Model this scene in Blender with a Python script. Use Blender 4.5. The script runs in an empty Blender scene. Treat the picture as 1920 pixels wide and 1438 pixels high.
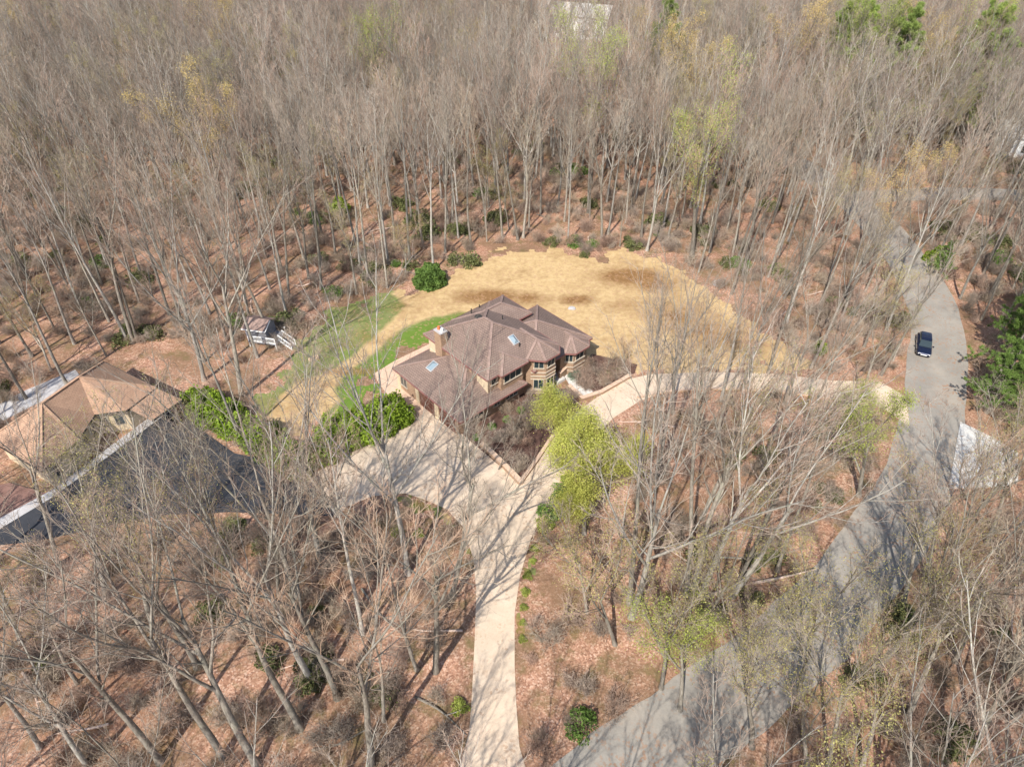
import bpy, math, random
import numpy as np
from mathutils import Vector, Matrix
R = math.radians
rnd = random.Random(7)
sc = bpy.context.scene
col = sc.collection

# ---------------------------------------------------------------- camera, sky, sun, exposure
CAM_H = 54.0; PITCH = R(40); FPX = 1300.0
cam = bpy.data.cameras.new('camera'); cam.sensor_width = 36; cam.lens = FPX/1920*36
cam.clip_start = 0.5; cam.clip_end = 3000
co = bpy.data.objects.new('camera', cam); col.objects.link(co)
co.location = (0, 0, CAM_H); co.rotation_euler = (math.pi/2-PITCH, 0, 0); sc.camera = co
SUN_AZ = R(24); SUN_EL = R(47)          # shadows fall 24 degrees right of straight ahead
w = bpy.data.worlds.new('World'); sc.world = w; w.use_nodes = True
wn = w.node_tree.nodes; bg = wn['Background']; sky = wn.new('ShaderNodeTexSky')
sky.sky_type = 'NISHITA'; sky.sun_disc = False; sky.sun_elevation = SUN_EL; sky.sun_rotation = math.pi+SUN_AZ
w.node_tree.links.new(sky.outputs[0], bg.inputs[0]); bg.inputs[1].default_value = 0.14
sl = bpy.data.lights.new('sun', 'SUN'); sl.energy = 4.6; sl.angle = R(0.5); sl.color = (1, 0.955, 0.88)
so = bpy.data.objects.new('sun', sl); col.objects.link(so)
sd = Vector((math.sin(SUN_AZ)*math.cos(SUN_EL), math.cos(SUN_AZ)*math.cos(SUN_EL), -math.sin(SUN_EL)))
so.rotation_euler = sd.to_track_quat('-Z', 'Y').to_euler(); so.location = (-30, -30, 90)
sc.view_settings.view_transform = 'Standard'; sc.view_settings.look = 'None'; sc.view_settings.gamma = 1
sc.view_settings.exposure = 0.45

# ---------------------------------------------------------------- helpers
def P(px, py, z=0.0):
    """ground position seen at a pixel of the 1920 px photograph (surveying aid)"""
    u = (px-960)/FPX; v = (719-py)/FPX
    r = math.sin(PITCH)-v*math.cos(PITCH); d = (CAM_H-z)/r
    return (d*u, d*(math.cos(PITCH)+v*math.sin(PITCH)))
def proj(x, y, z):
    f = y*math.cos(PITCH)+(CAM_H-z)*math.sin(PITCH); up = y*math.sin(PITCH)-(CAM_H-z)*math.cos(PITCH)
    return 960+FPX*x/f, 719-FPX*up/f, f
def tag(o, label=None, cat=None, group=None, kind=None):
    if label: o['label'] = label
    if cat: o['category'] = cat
    if group: o['group'] = group
    if kind: o['kind'] = kind
    return o
def empty(name, loc, rz=0.0):
    o = bpy.data.objects.new(name, None); col.objects.link(o); o.location = loc; o.rotation_euler = (0, 0, rz)
    o.empty_display_size = .5
    return o
def link(name, me, mats, parent=None):
    o = bpy.data.objects.new(name, me); col.objects.link(o)
    if mats is not None:
        for m in (mats if isinstance(mats, (list, tuple)) else [mats]): me.materials.append(m)
    if parent: o.parent = parent
    return o
def fast_mesh(name, V, F, mi=None, smooth=False):
    """V (n,3); F list of arrays (m,k) of vertex ids"""
    me = bpy.data.meshes.new(name); V = np.asarray(V, np.float32)
    me.vertices.add(len(V)); me.vertices.foreach_set('co', V.ravel())
    loops = np.concatenate([f.ravel() for f in F]).astype(np.int32)
    tot = np.concatenate([np.full(len(f), f.shape[1], np.int32) for f in F])
    st = np.concatenate([[0], np.cumsum(tot)[:-1]]).astype(np.int32)
    me.loops.add(len(loops)); me.loops.foreach_set('vertex_index', loops)
    me.polygons.add(len(tot)); me.polygons.foreach_set('loop_start', st)
    try: me.polygons.foreach_set('loop_total', tot)
    except Exception: pass
    if mi is not None: me.polygons.foreach_set('material_index', np.asarray(mi, np.int32))
    me.polygons.foreach_set('use_smooth', np.full(len(tot), smooth))
    me.update(calc_edges=True); me.validate()
    return me
class MB:
    """small polygon collector with uv in metres"""
    def __init__(s): s.v = []; s.f = []; s.uv = []; s.mi = []
    def face(s, pts, m=0, uv=None):
        i = len(s.v); pts = [Vector(p) for p in pts]; s.v += pts; s.f.append(list(range(i, i+len(pts)))); s.mi.append(m)
        if uv is None:
            n = Vector((0, 0, 0))
            for a, b in zip(pts, pts[1:]+pts[:1]): n += a.cross(b)
            n.normalize() if n.length > 0 else None
            if abs(n.z) > .999: u = Vector((1, 0, 0)); 
            else: u = Vector((0, 0, 1)).cross(n).normalized()
            vv = n.cross(u); uv = [(p.dot(u), p.dot(vv)) for p in pts]
        s.uv.append(uv); return s
    def box(s, c, size, ax=(1, 0), m=0):
        """box centred at c (xy) with z range; size=(along ax, across, z0, z1)"""
        a = Vector((ax[0], ax[1], 0)).normalized(); b = Vector((-a.y, a.x, 0)); c = Vector((c[0], c[1], 0))
        L, W, z0, z1 = size; q = [c+a*(i*L/2)+b*(j*W/2) for i, j in ((-1, -1), (1, -1), (1, 1), (-1, 1))]
        lo = [p+Vector((0, 0, z0)) for p in q]; hi = [p+Vector((0, 0, z1)) for p in q]
        s.face(lo[::-1], m); s.face(hi, m)
        for i in range(4): j = (i+1) % 4; s.face([lo[i], lo[j], hi[j], hi[i]], m)
        return s
    def bar(s, p, q, w, h=None, m=0):
        p = Vector(p); q = Vector(q); d = (q-p).normalized(); h = h or w
        u = d.cross(Vector((0, 0, 1))); u = u.normalized() if u.length > .01 else Vector((1, 0, 0)); n = u.cross(d)
        ring = [u*(w/2)+n*(h/2), -u*(w/2)+n*(h/2), -u*(w/2)-n*(h/2), u*(w/2)-n*(h/2)]
        A = [p+r for r in ring]; B = [q+r for r in ring]
        s.face(A[::-1], m); s.face(B, m)
        for i in range(4): j = (i+1) % 4; s.face([A[i], A[j], B[j], B[i]], m)
        return s
    def cyl(s, c, r, z0, z1, n=10, m=0, r1=None):
        r1 = r if r1 is None else r1
        lo = [Vector((c[0]+r*math.cos(k*math.tau/n), c[1]+r*math.sin(k*math.tau/n), z0)) for k in range(n)]
        hi = [Vector((c[0]+r1*math.cos(k*math.tau/n), c[1]+r1*math.sin(k*math.tau/n), z1)) for k in range(n)]
        s.face(lo[::-1], m); s.face(hi, m)
        for i in range(n): j = (i+1) % n; s.face([lo[i], lo[j], hi[j], hi[i]], m)
        return s
    def prism(s, poly, z0, z1, m=0):
        a = sum(p[0]*q[1]-q[0]*p[1] for p, q in zip(poly, poly[1:]+poly[:1]))
        if a < 0: poly = poly[::-1]
        s.face([(x, y, z1) for x, y in poly], m); s.face([(x, y, z0) for x, y in poly[::-1]], m)
        for p, q in zip(poly, poly[1:]+poly[:1]): s.face([(p[0], p[1], z0), (q[0], q[1], z0), (q[0], q[1], z1), (p[0], p[1], z1)], m)
        return s
    def build(s, name, mats, parent=None, bevel=0):
        me = bpy.data.meshes.new(name); me.from_pydata([tuple(v) for v in s.v], [], s.f)
        ul = me.uv_layers.new(name='uv'); k = 0
        for u in s.uv:
            for t in u: ul.data[k].uv = t; k += 1
        me.polygons.foreach_set('material_index', s.mi); me.update()
        return link(name, me, mats, parent)

# ---------------------------------------------------------------- materials
def mat(name): 
    m = bpy.data.materials.new(name); m.use_nodes = True
    nt = m.node_tree; b = nt.nodes['Principled BSDF']; b.inputs['Roughness'].default_value = .85
    b.inputs['Specular IOR Level'].default_value = .2
    return m, nt, b
def N(nt, t, **k):
    n = nt.nodes.new(t)
    for a, v in k.items():
        if a in n.inputs: n.inputs[a].default_value = v
        else: setattr(n, a, v)
    return n
def ramp(nt, fac, stops):
    r = nt.nodes.new('ShaderNodeValToRGB'); e = r.color_ramp.elements
    while len(e) < len(stops): e.new(.5)
    for x, (p, c) in zip(e, stops): x.position = p; x.color = (c[0], c[1], c[2], 1) if not isinstance(c, (int, float)) else (c, c, c, 1)
    nt.links.new(fac, r.inputs[0]); return r.outputs[0]
def mix(nt, fac, a, b, mode='MIX'):
    n = nt.nodes.new('ShaderNodeMix'); n.data_type = 'RGBA'; n.blend_type = mode
    for i, v in ((0, fac), (6, a), (7, b)):
        if hasattr(v, 'links'): nt.links.new(v, n.inputs[i])
        elif i == 0: n.inputs[0].default_value = v
        else: n.inputs[i].default_value = (v[0], v[1], v[2], 1)
    return n.outputs[2]
def noise(nt, vec, scale, detail=4, rough=.6, out=0):
    n = N(nt, 'ShaderNodeTexNoise'); n.inputs['Scale'].default_value = scale; n.inputs['Detail'].default_value = detail
    n.inputs['Roughness'].default_value = rough; nt.links.new(vec, n.inputs['Vector']); return n.outputs[out]
def vor(nt, vec, scale, out='Color'):
    n = N(nt, 'ShaderNodeTexVoronoi'); n.inputs['Scale'].default_value = scale; nt.links.new(vec, n.inputs['Vector']); return n.outputs[out]
def bump(nt, b, h, s=.4, d=.05):
    n = N(nt, 'ShaderNodeBump'); n.inputs['Strength'].default_value = s; n.inputs['Distance'].default_value = d
    nt.links.new(h, n.inputs['Height']); nt.links.new(n.outputs[0], b.inputs['Normal'])
def geo(nt): return nt.nodes.new('ShaderNodeNewGeometry').outputs['Position']
def objc(nt): return nt.nodes.new('ShaderNodeTexCoord').outputs['Object']
def uvc(nt): return nt.nodes.new('ShaderNodeTexCoord').outputs['UV']
def bw(nt, c):
    n = N(nt, 'ShaderNodeSeparateColor'); nt.links.new(c, n.inputs[0]); return n.outputs[0]
def simple(name, c, rough=.8, var=.25, scale=3., metallic=0, spec=.2, use=geo):
    m, nt, b = mat(name); p = use(nt); n = noise(nt, p, scale)
    c2 = tuple(x*(1-var) for x in c); c3 = tuple(min(1, x*(1+var)) for x in c)
    nt.links.new(ramp(nt, n, [(.3, c2), (.7, c3)]), b.inputs['Base Color'])
    b.inputs['Roughness'].default_value = rough; b.inputs['Metallic'].default_value = metallic; b.inputs['Specular IOR Level'].default_value = spec
    return m

def mat_litter():
    m, nt, b = mat('leaf_litter'); p = geo(nt)
    leaf = vor(nt, p, 7.5); leaf2 = vor(nt, p, 3.1)
    c = ramp(nt, bw(nt, leaf), [(0, (.155, .078, .049)), (.35, (.38, .20, .128)), (.7, (.56, .33, .222)), (1, (.80, .59, .45))])
    c = mix(nt, .35, c, ramp(nt, bw(nt, leaf2), [(0, (.27, .145, .097)), (1, (.57, .34, .232))]))
    big = noise(nt, p, .16, 5, .65)
    c = mix(nt, ramp(nt, big, [(.42, 0.), (.60, .8)]), c, (.17, .115, .065))     # brush and humus patches
    n2 = noise(nt, p, .45, 6, .7)
    c = mix(nt, ramp(nt, n2, [(.50, 0.), (.64, .75)]), c, (.13, .12, .045))       # moss and low green
    n3 = noise(nt, p, .07, 3)
    c = mix(nt, ramp(nt, n3, [(.35, 0.), (.7, .35)]), c, (.40, .19, .115))
    nt.links.new(c, b.inputs['Base Color']); bump(nt, b, bw(nt, leaf), .7, .08); return m
def mat_lawn():
    m, nt, b = mat('lawn_grass'); p = geo(nt)
    def att(n): a = N(nt, 'ShaderNodeAttribute'); a.attribute_name = n; return a.outputs['Fac']
    nf = noise(nt, p, 1.3, 6, .7); nl = noise(nt, p, .35, 5, .65); ng = noise(nt, p, 6, 5, .75)
    tan = ramp(nt, nf, [(.28, (.34, .215, .10)), (.5, (.50, .34, .165)), (.75, (.62, .465, .26))])
    tan = mix(nt, ramp(nt, ng, [(.35, .0), (.7, .45)]), tan, (.60, .46, .25))
    grn = ramp(nt, nf, [(.25, (.10, .125, .035)), (.5, (.15, .20, .045)), (.75, (.23, .25, .085))])
    gg = ramp(nt, nl, [(.3, 0.), (.7, .55)]); grn = mix(nt, gg, grn, (.28, .25, .13))
    lush = mix(nt, nf, (.085, .155, .018), (.17, .25, .045))
    brn = ramp(nt, nf, [(.3, (.16, .08, .03)), (.7, (.33, .19, .08))])
    def edge(a, lo=.35, hi=.65, k=.55):
        mm = N(nt, 'ShaderNodeMath', operation='MULTIPLY_ADD'); nt.links.new(nl, mm.inputs[0]); mm.inputs[1].default_value = k
        nt.links.new(a, mm.inputs[2]); s = N(nt, 'ShaderNodeMath', operation='SUBTRACT'); nt.links.new(mm.outputs[0], s.inputs[0]); s.inputs[1].default_value = k/2
        return ramp(nt, s.outputs[0], [(lo, 0.), (hi, 1.)])
    c = mix(nt, edge(att('lush')), grn, lush); c = mix(nt, edge(att('tan')), c, tan); c = mix(nt, edge(att('brown'), .15, .7, .8), c, brn); wz = noise(nt, p, .12, 5, .7); c = mix(nt, ramp(nt, wz, [(.5, 0.), (.68, .55)]), c, brn); lv = bw(nt, vor(nt, p, 4.)); c = mix(nt, ramp(nt, lv, [(.86, 0.), (.9, .5)]), c, (.42, .25, .15))
    nt.links.new(c, b.inputs['Base Color']); bump(nt, b, ng, .3, .03); return m
def mat_bark(name, dark, light, lichen=.3, hue=False):
    m, nt, b = mat(name); p = objc(nt)
    mp = N(nt, 'ShaderNodeMapping'); mp.inputs['Scale'].default_value = (3, 3, .7); nt.links.new(p, mp.inputs[0])
    n = noise(nt, mp.outputs[0], 2.2, 5, .7); c = ramp(nt, n, [(.3, dark), (.7, light)])
    n2 = noise(nt, p, .8, 4); c = mix(nt, ramp(nt, n2, [(.5, 0.), (.68, lichen)]), c, (.36, .38, .28))
    oi = nt.nodes.new('ShaderNodeObjectInfo'); hs = N(nt, 'ShaderNodeHueSaturation')
    if hue:
        wn_ = N(nt, 'ShaderNodeTexWhiteNoise', noise_dimensions='1D'); nt.links.new(oi.outputs['Random'], wn_.inputs['W'])
        c = mix(nt, 1.0, c, ramp(nt, wn_.outputs['Value'], [(0, (1.12, .92, .84)), (.35, (1., .97, .94)), (.6, (.93, .95, .93)), (.85, (1.02, 1.0, .88)), (1, (1.12, .95, .82))]), 'MULTIPLY')
    nt.links.new(c, hs.inputs['Color'])
    mr = N(nt, 'ShaderNodeMapRange'); mr.inputs[3].default_value = .62; mr.inputs[4].default_value = 1.28; nt.links.new(oi.outputs['Random'], mr.inputs[0])
    nt.links.new(mr.outputs[0], hs.inputs['Value']); nt.links.new(hs.outputs[0], b.inputs['Base Color']); bump(nt, b, n, .5, .04); return m
def mat_leaf(name, a, c_, trans=.35):
    m, nt, b = mat(name); p = objc(nt); n = noise(nt, p, 1.1, 3); n2 = vor(nt, p, 6)
    c = ramp(nt, n, [(.32, a), (.68, c_)]); c = mix(nt, .35, c, mix(nt, bw(nt, n2), tuple(x*.55 for x in a), tuple(min(1, x*1.4) for x in c_)))
    oi = nt.nodes.new('ShaderNodeObjectInfo'); hs = N(nt, 'ShaderNodeHueSaturation'); nt.links.new(c, hs.inputs['Color'])
    mr = N(nt, 'ShaderNodeMapRange'); mr.inputs[3].default_value = .8; mr.inputs[4].default_value = 1.2; nt.links.new(oi.outputs['Random'], mr.inputs[0])
    nt.links.new(mr.outputs[0], hs.inputs['Value'])
    nt.links.new(hs.outputs[0], b.inputs['Base Color']); b.inputs['Roughness'].default_value = .6
    t = N(nt, 'ShaderNodeBsdfTranslucent'); nt.links.new(hs.outputs[0], t.inputs[0]); ms = N(nt, 'ShaderNodeMixShader'); ms.inputs[0].default_value = trans
    nt.links.new(b.outputs[0], ms.inputs[1]); nt.links.new(t.outputs[0], ms.inputs[2]); nt.links.new(ms.outputs[0], nt.nodes['Material Output'].inputs[0]); return m
def mat_brick(name, c1, c2, mortar, bw_=.5, rh=.1, ms=.012, rows=True):
    m, nt, b = mat(name); br = N(nt, 'ShaderNodeTexBrick'); nt.links.new(uvc(nt), br.inputs['Vector'])
    for k, v in (('Color1', c1), ('Color2', c2), ('Mortar', mortar)): br.inputs[k].default_value = (*v, 1)
    br.inputs['Scale'].default_value = 1; br.inputs['Brick Width'].default_value = bw_; br.inputs['Row Height'].default_value = rh
    br.inputs['Mortar Size'].default_value = ms; br.inputs['Bias'].default_value = 0; br.inputs['Mortar Smooth'].default_value = .3
    n = noise(nt, geo(nt), 1.3, 5); c = mix(nt, ramp(nt, n, [(.35, 0.), (.75, .3)]), br.outputs[0], tuple(x*.6 for x in c1)); c = mix(nt, ramp(nt, noise(nt, geo(nt), .35, 6, .7), [(.45, 0.), (.7, .28)]), c, tuple(min(1, x*1.35+.04) for x in c1))
    nt.links.new(c, b.inputs['Base Color']); iv = N(nt, 'ShaderNodeInvert'); nt.links.new(br.outputs['Fac'], iv.inputs[1]); bump(nt, b, iv.outputs[0], .8, .03); return m
def mat_pave(name, a, c_, s1=.5, s2=9., crack=None, stain=None, leaves=0, slabs=False):
    m, nt, b = mat(name); p = geo(nt); n = noise(nt, p, s1, 6, .65); n2 = noise(nt, p, s2, 5, .8)
    c = ramp(nt, n, [(.3, a), (.7, c_)]); c = mix(nt, .22, c, ramp(nt, n2, [(.3, tuple(x*.6 for x in a)), (.7, tuple(min(1, x*1.35) for x in c_))]))
    if stain:
        n3 = noise(nt, p, .22, 5, .7); c = mix(nt, ramp(nt, n3, [(.5, 0.), (.72, .6)]), c, stain)
    if crack:
        d = vor(nt, p, .33, 'Distance'); v = N(nt, 'ShaderNodeTexVoronoi', feature='DISTANCE_TO_EDGE'); v.inputs['Scale'].default_value = .28
        nt.links.new(p, v.inputs['Vector']); c = mix(nt, ramp(nt, v.outputs[0], [(0, crack), (.012, 0.)]), c, tuple(x*.45 for x in a))
    if leaves:
        lv = bw(nt, vor(nt, p, 5.)); pn = noise(nt, p, .35, 4); mm = N(nt, 'ShaderNodeMath', operation='MULTIPLY'); nt.links.new(ramp(nt, lv, [(.80, 0.), (.84, 1.)]), mm.inputs[0]); nt.links.new(ramp(nt, pn, [(.42, 0.), (.62, leaves)]), mm.inputs[1])
        c = mix(nt, mm.outputs[0], c, (.34, .19, .11))
    if slabs:
        br = N(nt, 'ShaderNodeTexBrick'); nt.links.new(p, br.inputs['Vector']); br.offset = 0; br.inputs['Scale'].default_value = 1; br.inputs['Brick Width'].default_value = 2.6; br.inputs['Row Height'].default_value = 2.6; br.inputs['Mortar Size'].default_value = .03
        c = mix(nt, br.outputs['Fac'], c, (.26, .24, .22))
    nt.links.new(c, b.inputs['Base Color']); bump(nt, b, n2, .25, .01); return m
def mat_glass(name, c=(.03, .045, .05)):
    m, nt, b = mat(name); b.inputs['Base Color'].default_value = (*c, 1); b.inputs['Roughness'].default_value = .06; b.inputs['Specular IOR Level'].default_value = .8; return m
M = dict(
    litter=mat_litter(), lawn=mat_lawn(),
    bark=mat_bark('bark_grey', (.125, .105, .085), (.42, .375, .31)),
    bark2=mat_bark('bark_pale', (.19, .17, .145), (.52, .48, .42), .4),
    twig=mat_bark('twigs', (.25, .195, .155), (.46, .375, .31), .2, True),
    bud=mat_leaf('olive_buds', (.30, .27, .09), (.50, .45, .17)),
    lime=mat_leaf('lime_leaves', (.37, .39, .08), (.62, .62, .16)),
    fresh=mat_leaf('fresh_green_leaves', (.27, .32, .06), (.48, .53, .13)),
    ochre=mat_leaf('ochre_blossom', (.50, .36, .11), (.72, .55, .22)),
    yew=mat_leaf('bright_shrub_leaves', (.075, .13, .03), (.20, .31, .07), .25),
    laurel=mat_leaf('laurel_leaves', (.075, .09, .03), (.22, .23, .09), .2),
    arbor=mat_leaf('hedge_leaves', (.09, .16, .018), (.30, .40, .04), .2),
    pine=mat_leaf('pine_needles', (.08, .13, .03), (.22, .33, .08), .2),
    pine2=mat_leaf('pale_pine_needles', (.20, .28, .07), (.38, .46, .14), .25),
    blue=mat_leaf('blue_juniper', (.14, .19, .14), (.27, .33, .24), .2),
    roof=mat_brick('roof_tile_brown', (.28, .197, .158), (.235, .165, .135), (.165, .118, .098), .33, .26, .03),
    cap=simple('ridge_cap', (.295, .205, .17), var=.2), cap2=simple('ridge_cap_tan', (.47, .30, .20), var=.15), fascia=simple('gutter_brown', (.27, .125, .11), rough=.5, var=.1),
    roof2=mat_brick('roof_shingle_tan', (.48, .305, .205), (.41, .255, .17), (.31, .19, .13), .4, .2, .02),
    brick=mat_brick('wall_brick_tan', (.40, .255, .165), (.30, .185, .12), (.46, .34, .24), .45, .22, .028),
    stucco=simple('cream_siding', (.62, .50, .34), var=.1), door=mat_brick('garage_door_redbrown', (.16, .07, .05), (.14, .06, .042), (.05, .02, .016), 1.2, .5, .03),
    trim=simple('cream_trim', (.55, .47, .37), var=.08), white=simple('white_paint', (.78, .78, .76), var=.06, rough=.5), glass=mat_glass('window_glass'),
    dome=mat_glass('skylight_glass', (.24, .31, .35)), dark=simple('dark_metal', (.05, .045, .04), rough=.5), grey=simple('grey_deck_wood', (.22, .22, .24)),
    clay=simple('orange_clay', (.55, .17, .06)), ply=simple('plywood', (.58, .42, .27), var=.1),
    drive=mat_pave('driveway_aggregate', (.56, .43, .31), (.68, .55, .42), .45, 8, stain=(.47, .38, .28), leaves=.5),
    paver=mat_pave('patio_pavers', (.55, .37, .26), (.68, .50, .37), 1.2, 5, crack=.5),
    road=mat_pave('road_asphalt', (.235, .215, .19), (.345, .315, .27), .25, 7, stain=(.43, .36, .29), leaves=.7),
    black=mat_pave('fresh_asphalt', (.028, .030, .036), (.06, .062, .07), .3, 9), conc=mat_pave('pale_concrete', (.52, .50, .46), (.70, .68, .64), .4, 6, stain=(.40, .37, .34), leaves=.8, slabs=True),
    gravel=mat_pave('grey_gravel', (.36, .34, .33), (.55, .53, .52), .8, 7), mulch=mat_pave('dark_mulch', (.065, .036, .028), (.15, .085, .065), 1.5, 10),
    redbrick=mat_pave('red_brick_paving', (.19, .105, .085), (.27, .16, .13), 1, 6), earth=mat_pave('straw_verge', (.34, .21, .125), (.48, .32, .20), .6, 6),
    deadwood=simple('bleached_deadwood', (.62, .47, .38), var=.2), blackvoid=simple('shadowed_opening', (.02, .018, .016)),
    paint=None)
def carpaint():
    m, nt, b = mat('dark_blue_car_paint'); b.inputs['Base Color'].default_value = (.010, .016, .045, 1); b.inputs['Roughness'].default_value = .25
    b.inputs['Metallic'].default_value = .4; b.inputs['Coat Weight'].default_value = .8; b.inputs['Specular IOR Level'].default_value = .5; return m
M['paint'] = carpaint()

# ---------------------------------------------------------------- ground sheets
def inpoly(X, Y, poly):
    c = np.zeros(X.shape, bool); n = len(poly)
    for i in range(n):
        x1, y1 = poly[i]; x2, y2 = poly[(i+1) % n]
        if y1 == y2: continue
        k = ((y1 > Y) != (y2 > Y)) & (X < (x2-x1)*(Y-y1)/(y2-y1)+x1); c ^= k
    return c
def sdist(X, Y, poly):
    d = np.full(X.shape, 1e9); n = len(poly)
    for i in range(n):
        ax, ay = poly[i]; bx, by = poly[(i+1) % n]; ex, ey = bx-ax, by-ay; L = ex*ex+ey*ey+1e-9
        t = np.clip(((X-ax)*ex+(Y-ay)*ey)/L, 0, 1); d = np.minimum(d, np.hypot(X-ax-t*ex, Y-ay-t*ey))
    return np.where(inpoly(X, Y, poly), -d, d)
def PX(l): return [P(*q) for q in l]
def smooth_poly(poly, it=2):
    for _ in range(it):
        o = []
        for p, q in zip(poly, poly[1:]+poly[:1]):
            o.append((p[0]*.75+q[0]*.25, p[1]*.75+q[1]*.25)); o.append((p[0]*.25+q[0]*.75, p[1]*.25+q[1]*.75))
        poly = o
    return poly
def sheet(name, poly, z, m, th=.03):
    mb = MB(); mb.prism(poly, z-th, z); o = mb.build(name, m); return tag(o, kind='structure')
g = MB(); g.face([(-700, -200, 0), (700, -200, 0), (700, 1000, 0), (-700, 1000, 0)]); tag(g.build('ground', M['litter']), kind='structure')

lawn_px = [(500, 792), (478, 772), (482, 745), (520, 708), (545, 662), (560, 632), (600, 592), (650, 572), (700, 556), (760, 545), (785, 530), (840, 515), (870, 492), (905, 475), (960, 468), (1040, 466), (1100, 488), (1130, 476), (1190, 470), (1260, 490), (1300, 515), (1340, 545), (1400, 600), (1450, 640), (1500, 665), (1525, 690), (1510, 702), (1300, 700), (1200, 706), (1110, 706), (1050, 660), (900, 640), (815, 640), (745, 674), (703, 700), (720, 730), (700, 750), (650, 770), (600, 800), (560, 838), (525, 835)]
tan_px = [(490, 800), (525, 742), (560, 715), (620, 697), (660, 668), (700, 635), (735, 600), (762, 572), (735, 552), (790, 500), (900, 440), (1300, 440), (1600, 690), (1600, 730), (1110, 730), (1000, 640), (900, 588), (862, 585), (800, 598), (755, 615), (715, 650), (680, 680), (645, 700), (628, 730), (636, 752), (600, 785), (560, 850), (500, 850)]
lush_px = [(870, 590), (800, 602), (755, 622), (712, 662), (640, 708), (625, 760), (600, 800), (720, 800), (760, 720), (830, 640)]
LAWN = smooth_poly(PX(lawn_px), 1); TAN = PX(tan_px); LUSH = PX(lush_px)
def grid_sheet(name, poly, z, m, res, attrs):
    xs = np.arange(min(p[0] for p in poly)-1, max(p[0] for p in poly)+1, res); ys = np.arange(min(p[1] for p in poly)-1, max(p[1] for p in poly)+1, res)
    X, Y = np.meshgrid(xs, ys); rs = np.random.RandomState(3); X = X+rs.uniform(-.3, .3, X.shape)*res; Y = Y+rs.uniform(-.3, .3, X.shape)*res
    lo = sum(a_*np.sin(X*k1+Y*k2+c_) for a_, k1, k2, c_ in ((.35, .7, .5, 1), (.3, -.6, 1.1, 2), (.25, 1.7, .9, 0), (.2, 1.3, -2.1, 4)))*(2.2 if res > .4 else .6); ins = sdist(X, Y, poly)+lo+rs.uniform(-.5, .5, X.shape) < 0
    keep = ins[:-1, :-1] & ins[1:, :-1] & ins[:-1, 1:] & ins[1:, 1:]
    idx = np.arange(X.size).reshape(X.shape); F = np.stack([idx[:-1, :-1], idx[:-1, 1:], idx[1:, 1:], idx[1:, :-1]], -1)[keep]
    used, inv = np.unique(F.ravel(), return_inverse=True); V = np.stack([X.ravel(), Y.ravel(), np.full(X.size, z)], 1)[used]
    me = fast_mesh(name, V, [inv.reshape(-1, 4)])
    for k, fn in attrs.items():
        a = me.attributes.new(k, 'FLOAT', 'POINT'); a.data.foreach_set('value', fn(V[:, 0], V[:, 1]).astype(np.float32))
    return tag(link(name, me, m), kind='structure')
def soft(poly, wd): return lambda X, Y: np.clip(.5-sdist(X, Y, poly)/wd, 0, 1)
BR = [(915, 556, 5.5, 2.2, .9), (985, 560, 4.5, 2., .7), (1185, 520, 6, 3, .95), (1225, 532, 5, 2.5, .8), (1082, 562, 3, 1.6, .85), (1270, 590, 6, 5, .6), (1330, 625, 6, 4, .6), (660, 697, 5, 1., .6), (610, 720, 3, 1., .4), (1180, 575, 5, 3, .45), (1400, 650, 6, 3, .5), (660, 590, 4, 2, .2)]
def brown(X, Y):
    o = np.zeros(X.shape)
    for px, py, a, b_, k in BR:
        cx, cy = P(px, py); o = np.maximum(o, k*np.exp(-(((X-cx)/a)**2+((Y-cy)/b_)**2)))
    return o
grid_sheet('lawn', LAWN, .02, M['lawn'], .45, dict(tan=soft(TAN, 2.2), lush=soft(LUSH, 4), brown=brown))

drive_px = [(835, 1600), (862, 1438), (880, 1370), (885, 1300), (890, 1200), (893, 1110), (888, 1050), (870, 990), (838, 955), (800, 938), (760, 925), (700, 930), (650, 950), (628, 972), (595, 885), (680, 838), (760, 797), (795, 772), (800, 735), (850, 730), (905, 800), (975, 900), (1030, 822), (1062, 790), (1085, 770), (1120, 745), (1175, 712), (1220, 702), (1330, 698), (1450, 701), (1560, 714), (1650, 716), (1700, 745), (1705, 800), (1670, 775), (1620, 748), (1560, 744), (1440, 729), (1330, 727), (1250, 733), (1200, 752), (1150, 784), (1100, 835), (1060, 885), (1022, 960), (995, 1012), (975, 1080), (965, 1150), (965, 1250), (968, 1320), (974, 1400), (985, 1438), (1010, 1500), (1000, 1620)]
DRIVE = PX(drive_px); sheet('driveway', DRIVE, .045, M['drive'])
road_c = [P(*q) for q in [(1150, 225), (1300, 245), (1430, 275), (1490, 305), (1570, 355), (1640, 412), (1690, 472), (1738, 545), (1762, 622), (1755, 700), (1750, 790), (1732, 885), (1676, 985), (1602, 1090), (1530, 1170), (1432, 1255), (1330, 1330), (1235, 1398), (1120, 1485), (960, 1620)]]
def strip(pts, wd, it=2):
    for _ in range(it):
        o = [pts[0]]
        for p, q in zip(pts, pts[1:]): o += [(p[0]*.75+q[0]*.25, p[1]*.75+q[1]*.25), (p[0]*.25+q[0]*.75, p[1]*.25+q[1]*.75)]
        pts = o+[pts[-1]]
    Lf, Rt = [], []
    for i, p in enumerate(pts):
        a = pts[max(0, i-1)]; b_ = pts[min(len(pts)-1, i+1)]; dx, dy = b_[0]-a[0], b_[1]-a[1]; l = math.hypot(dx, dy); ww = wd/2*(1+.035*math.sin(i*.9)+.02*math.sin(i*2.3))
        Lf.append((p[0]-dy/l*ww, p[1]+dx/l*ww)); Rt.append((p[0]+dy/l*ww, p[1]-dx/l*ww))
    return Lf, Rt
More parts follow.
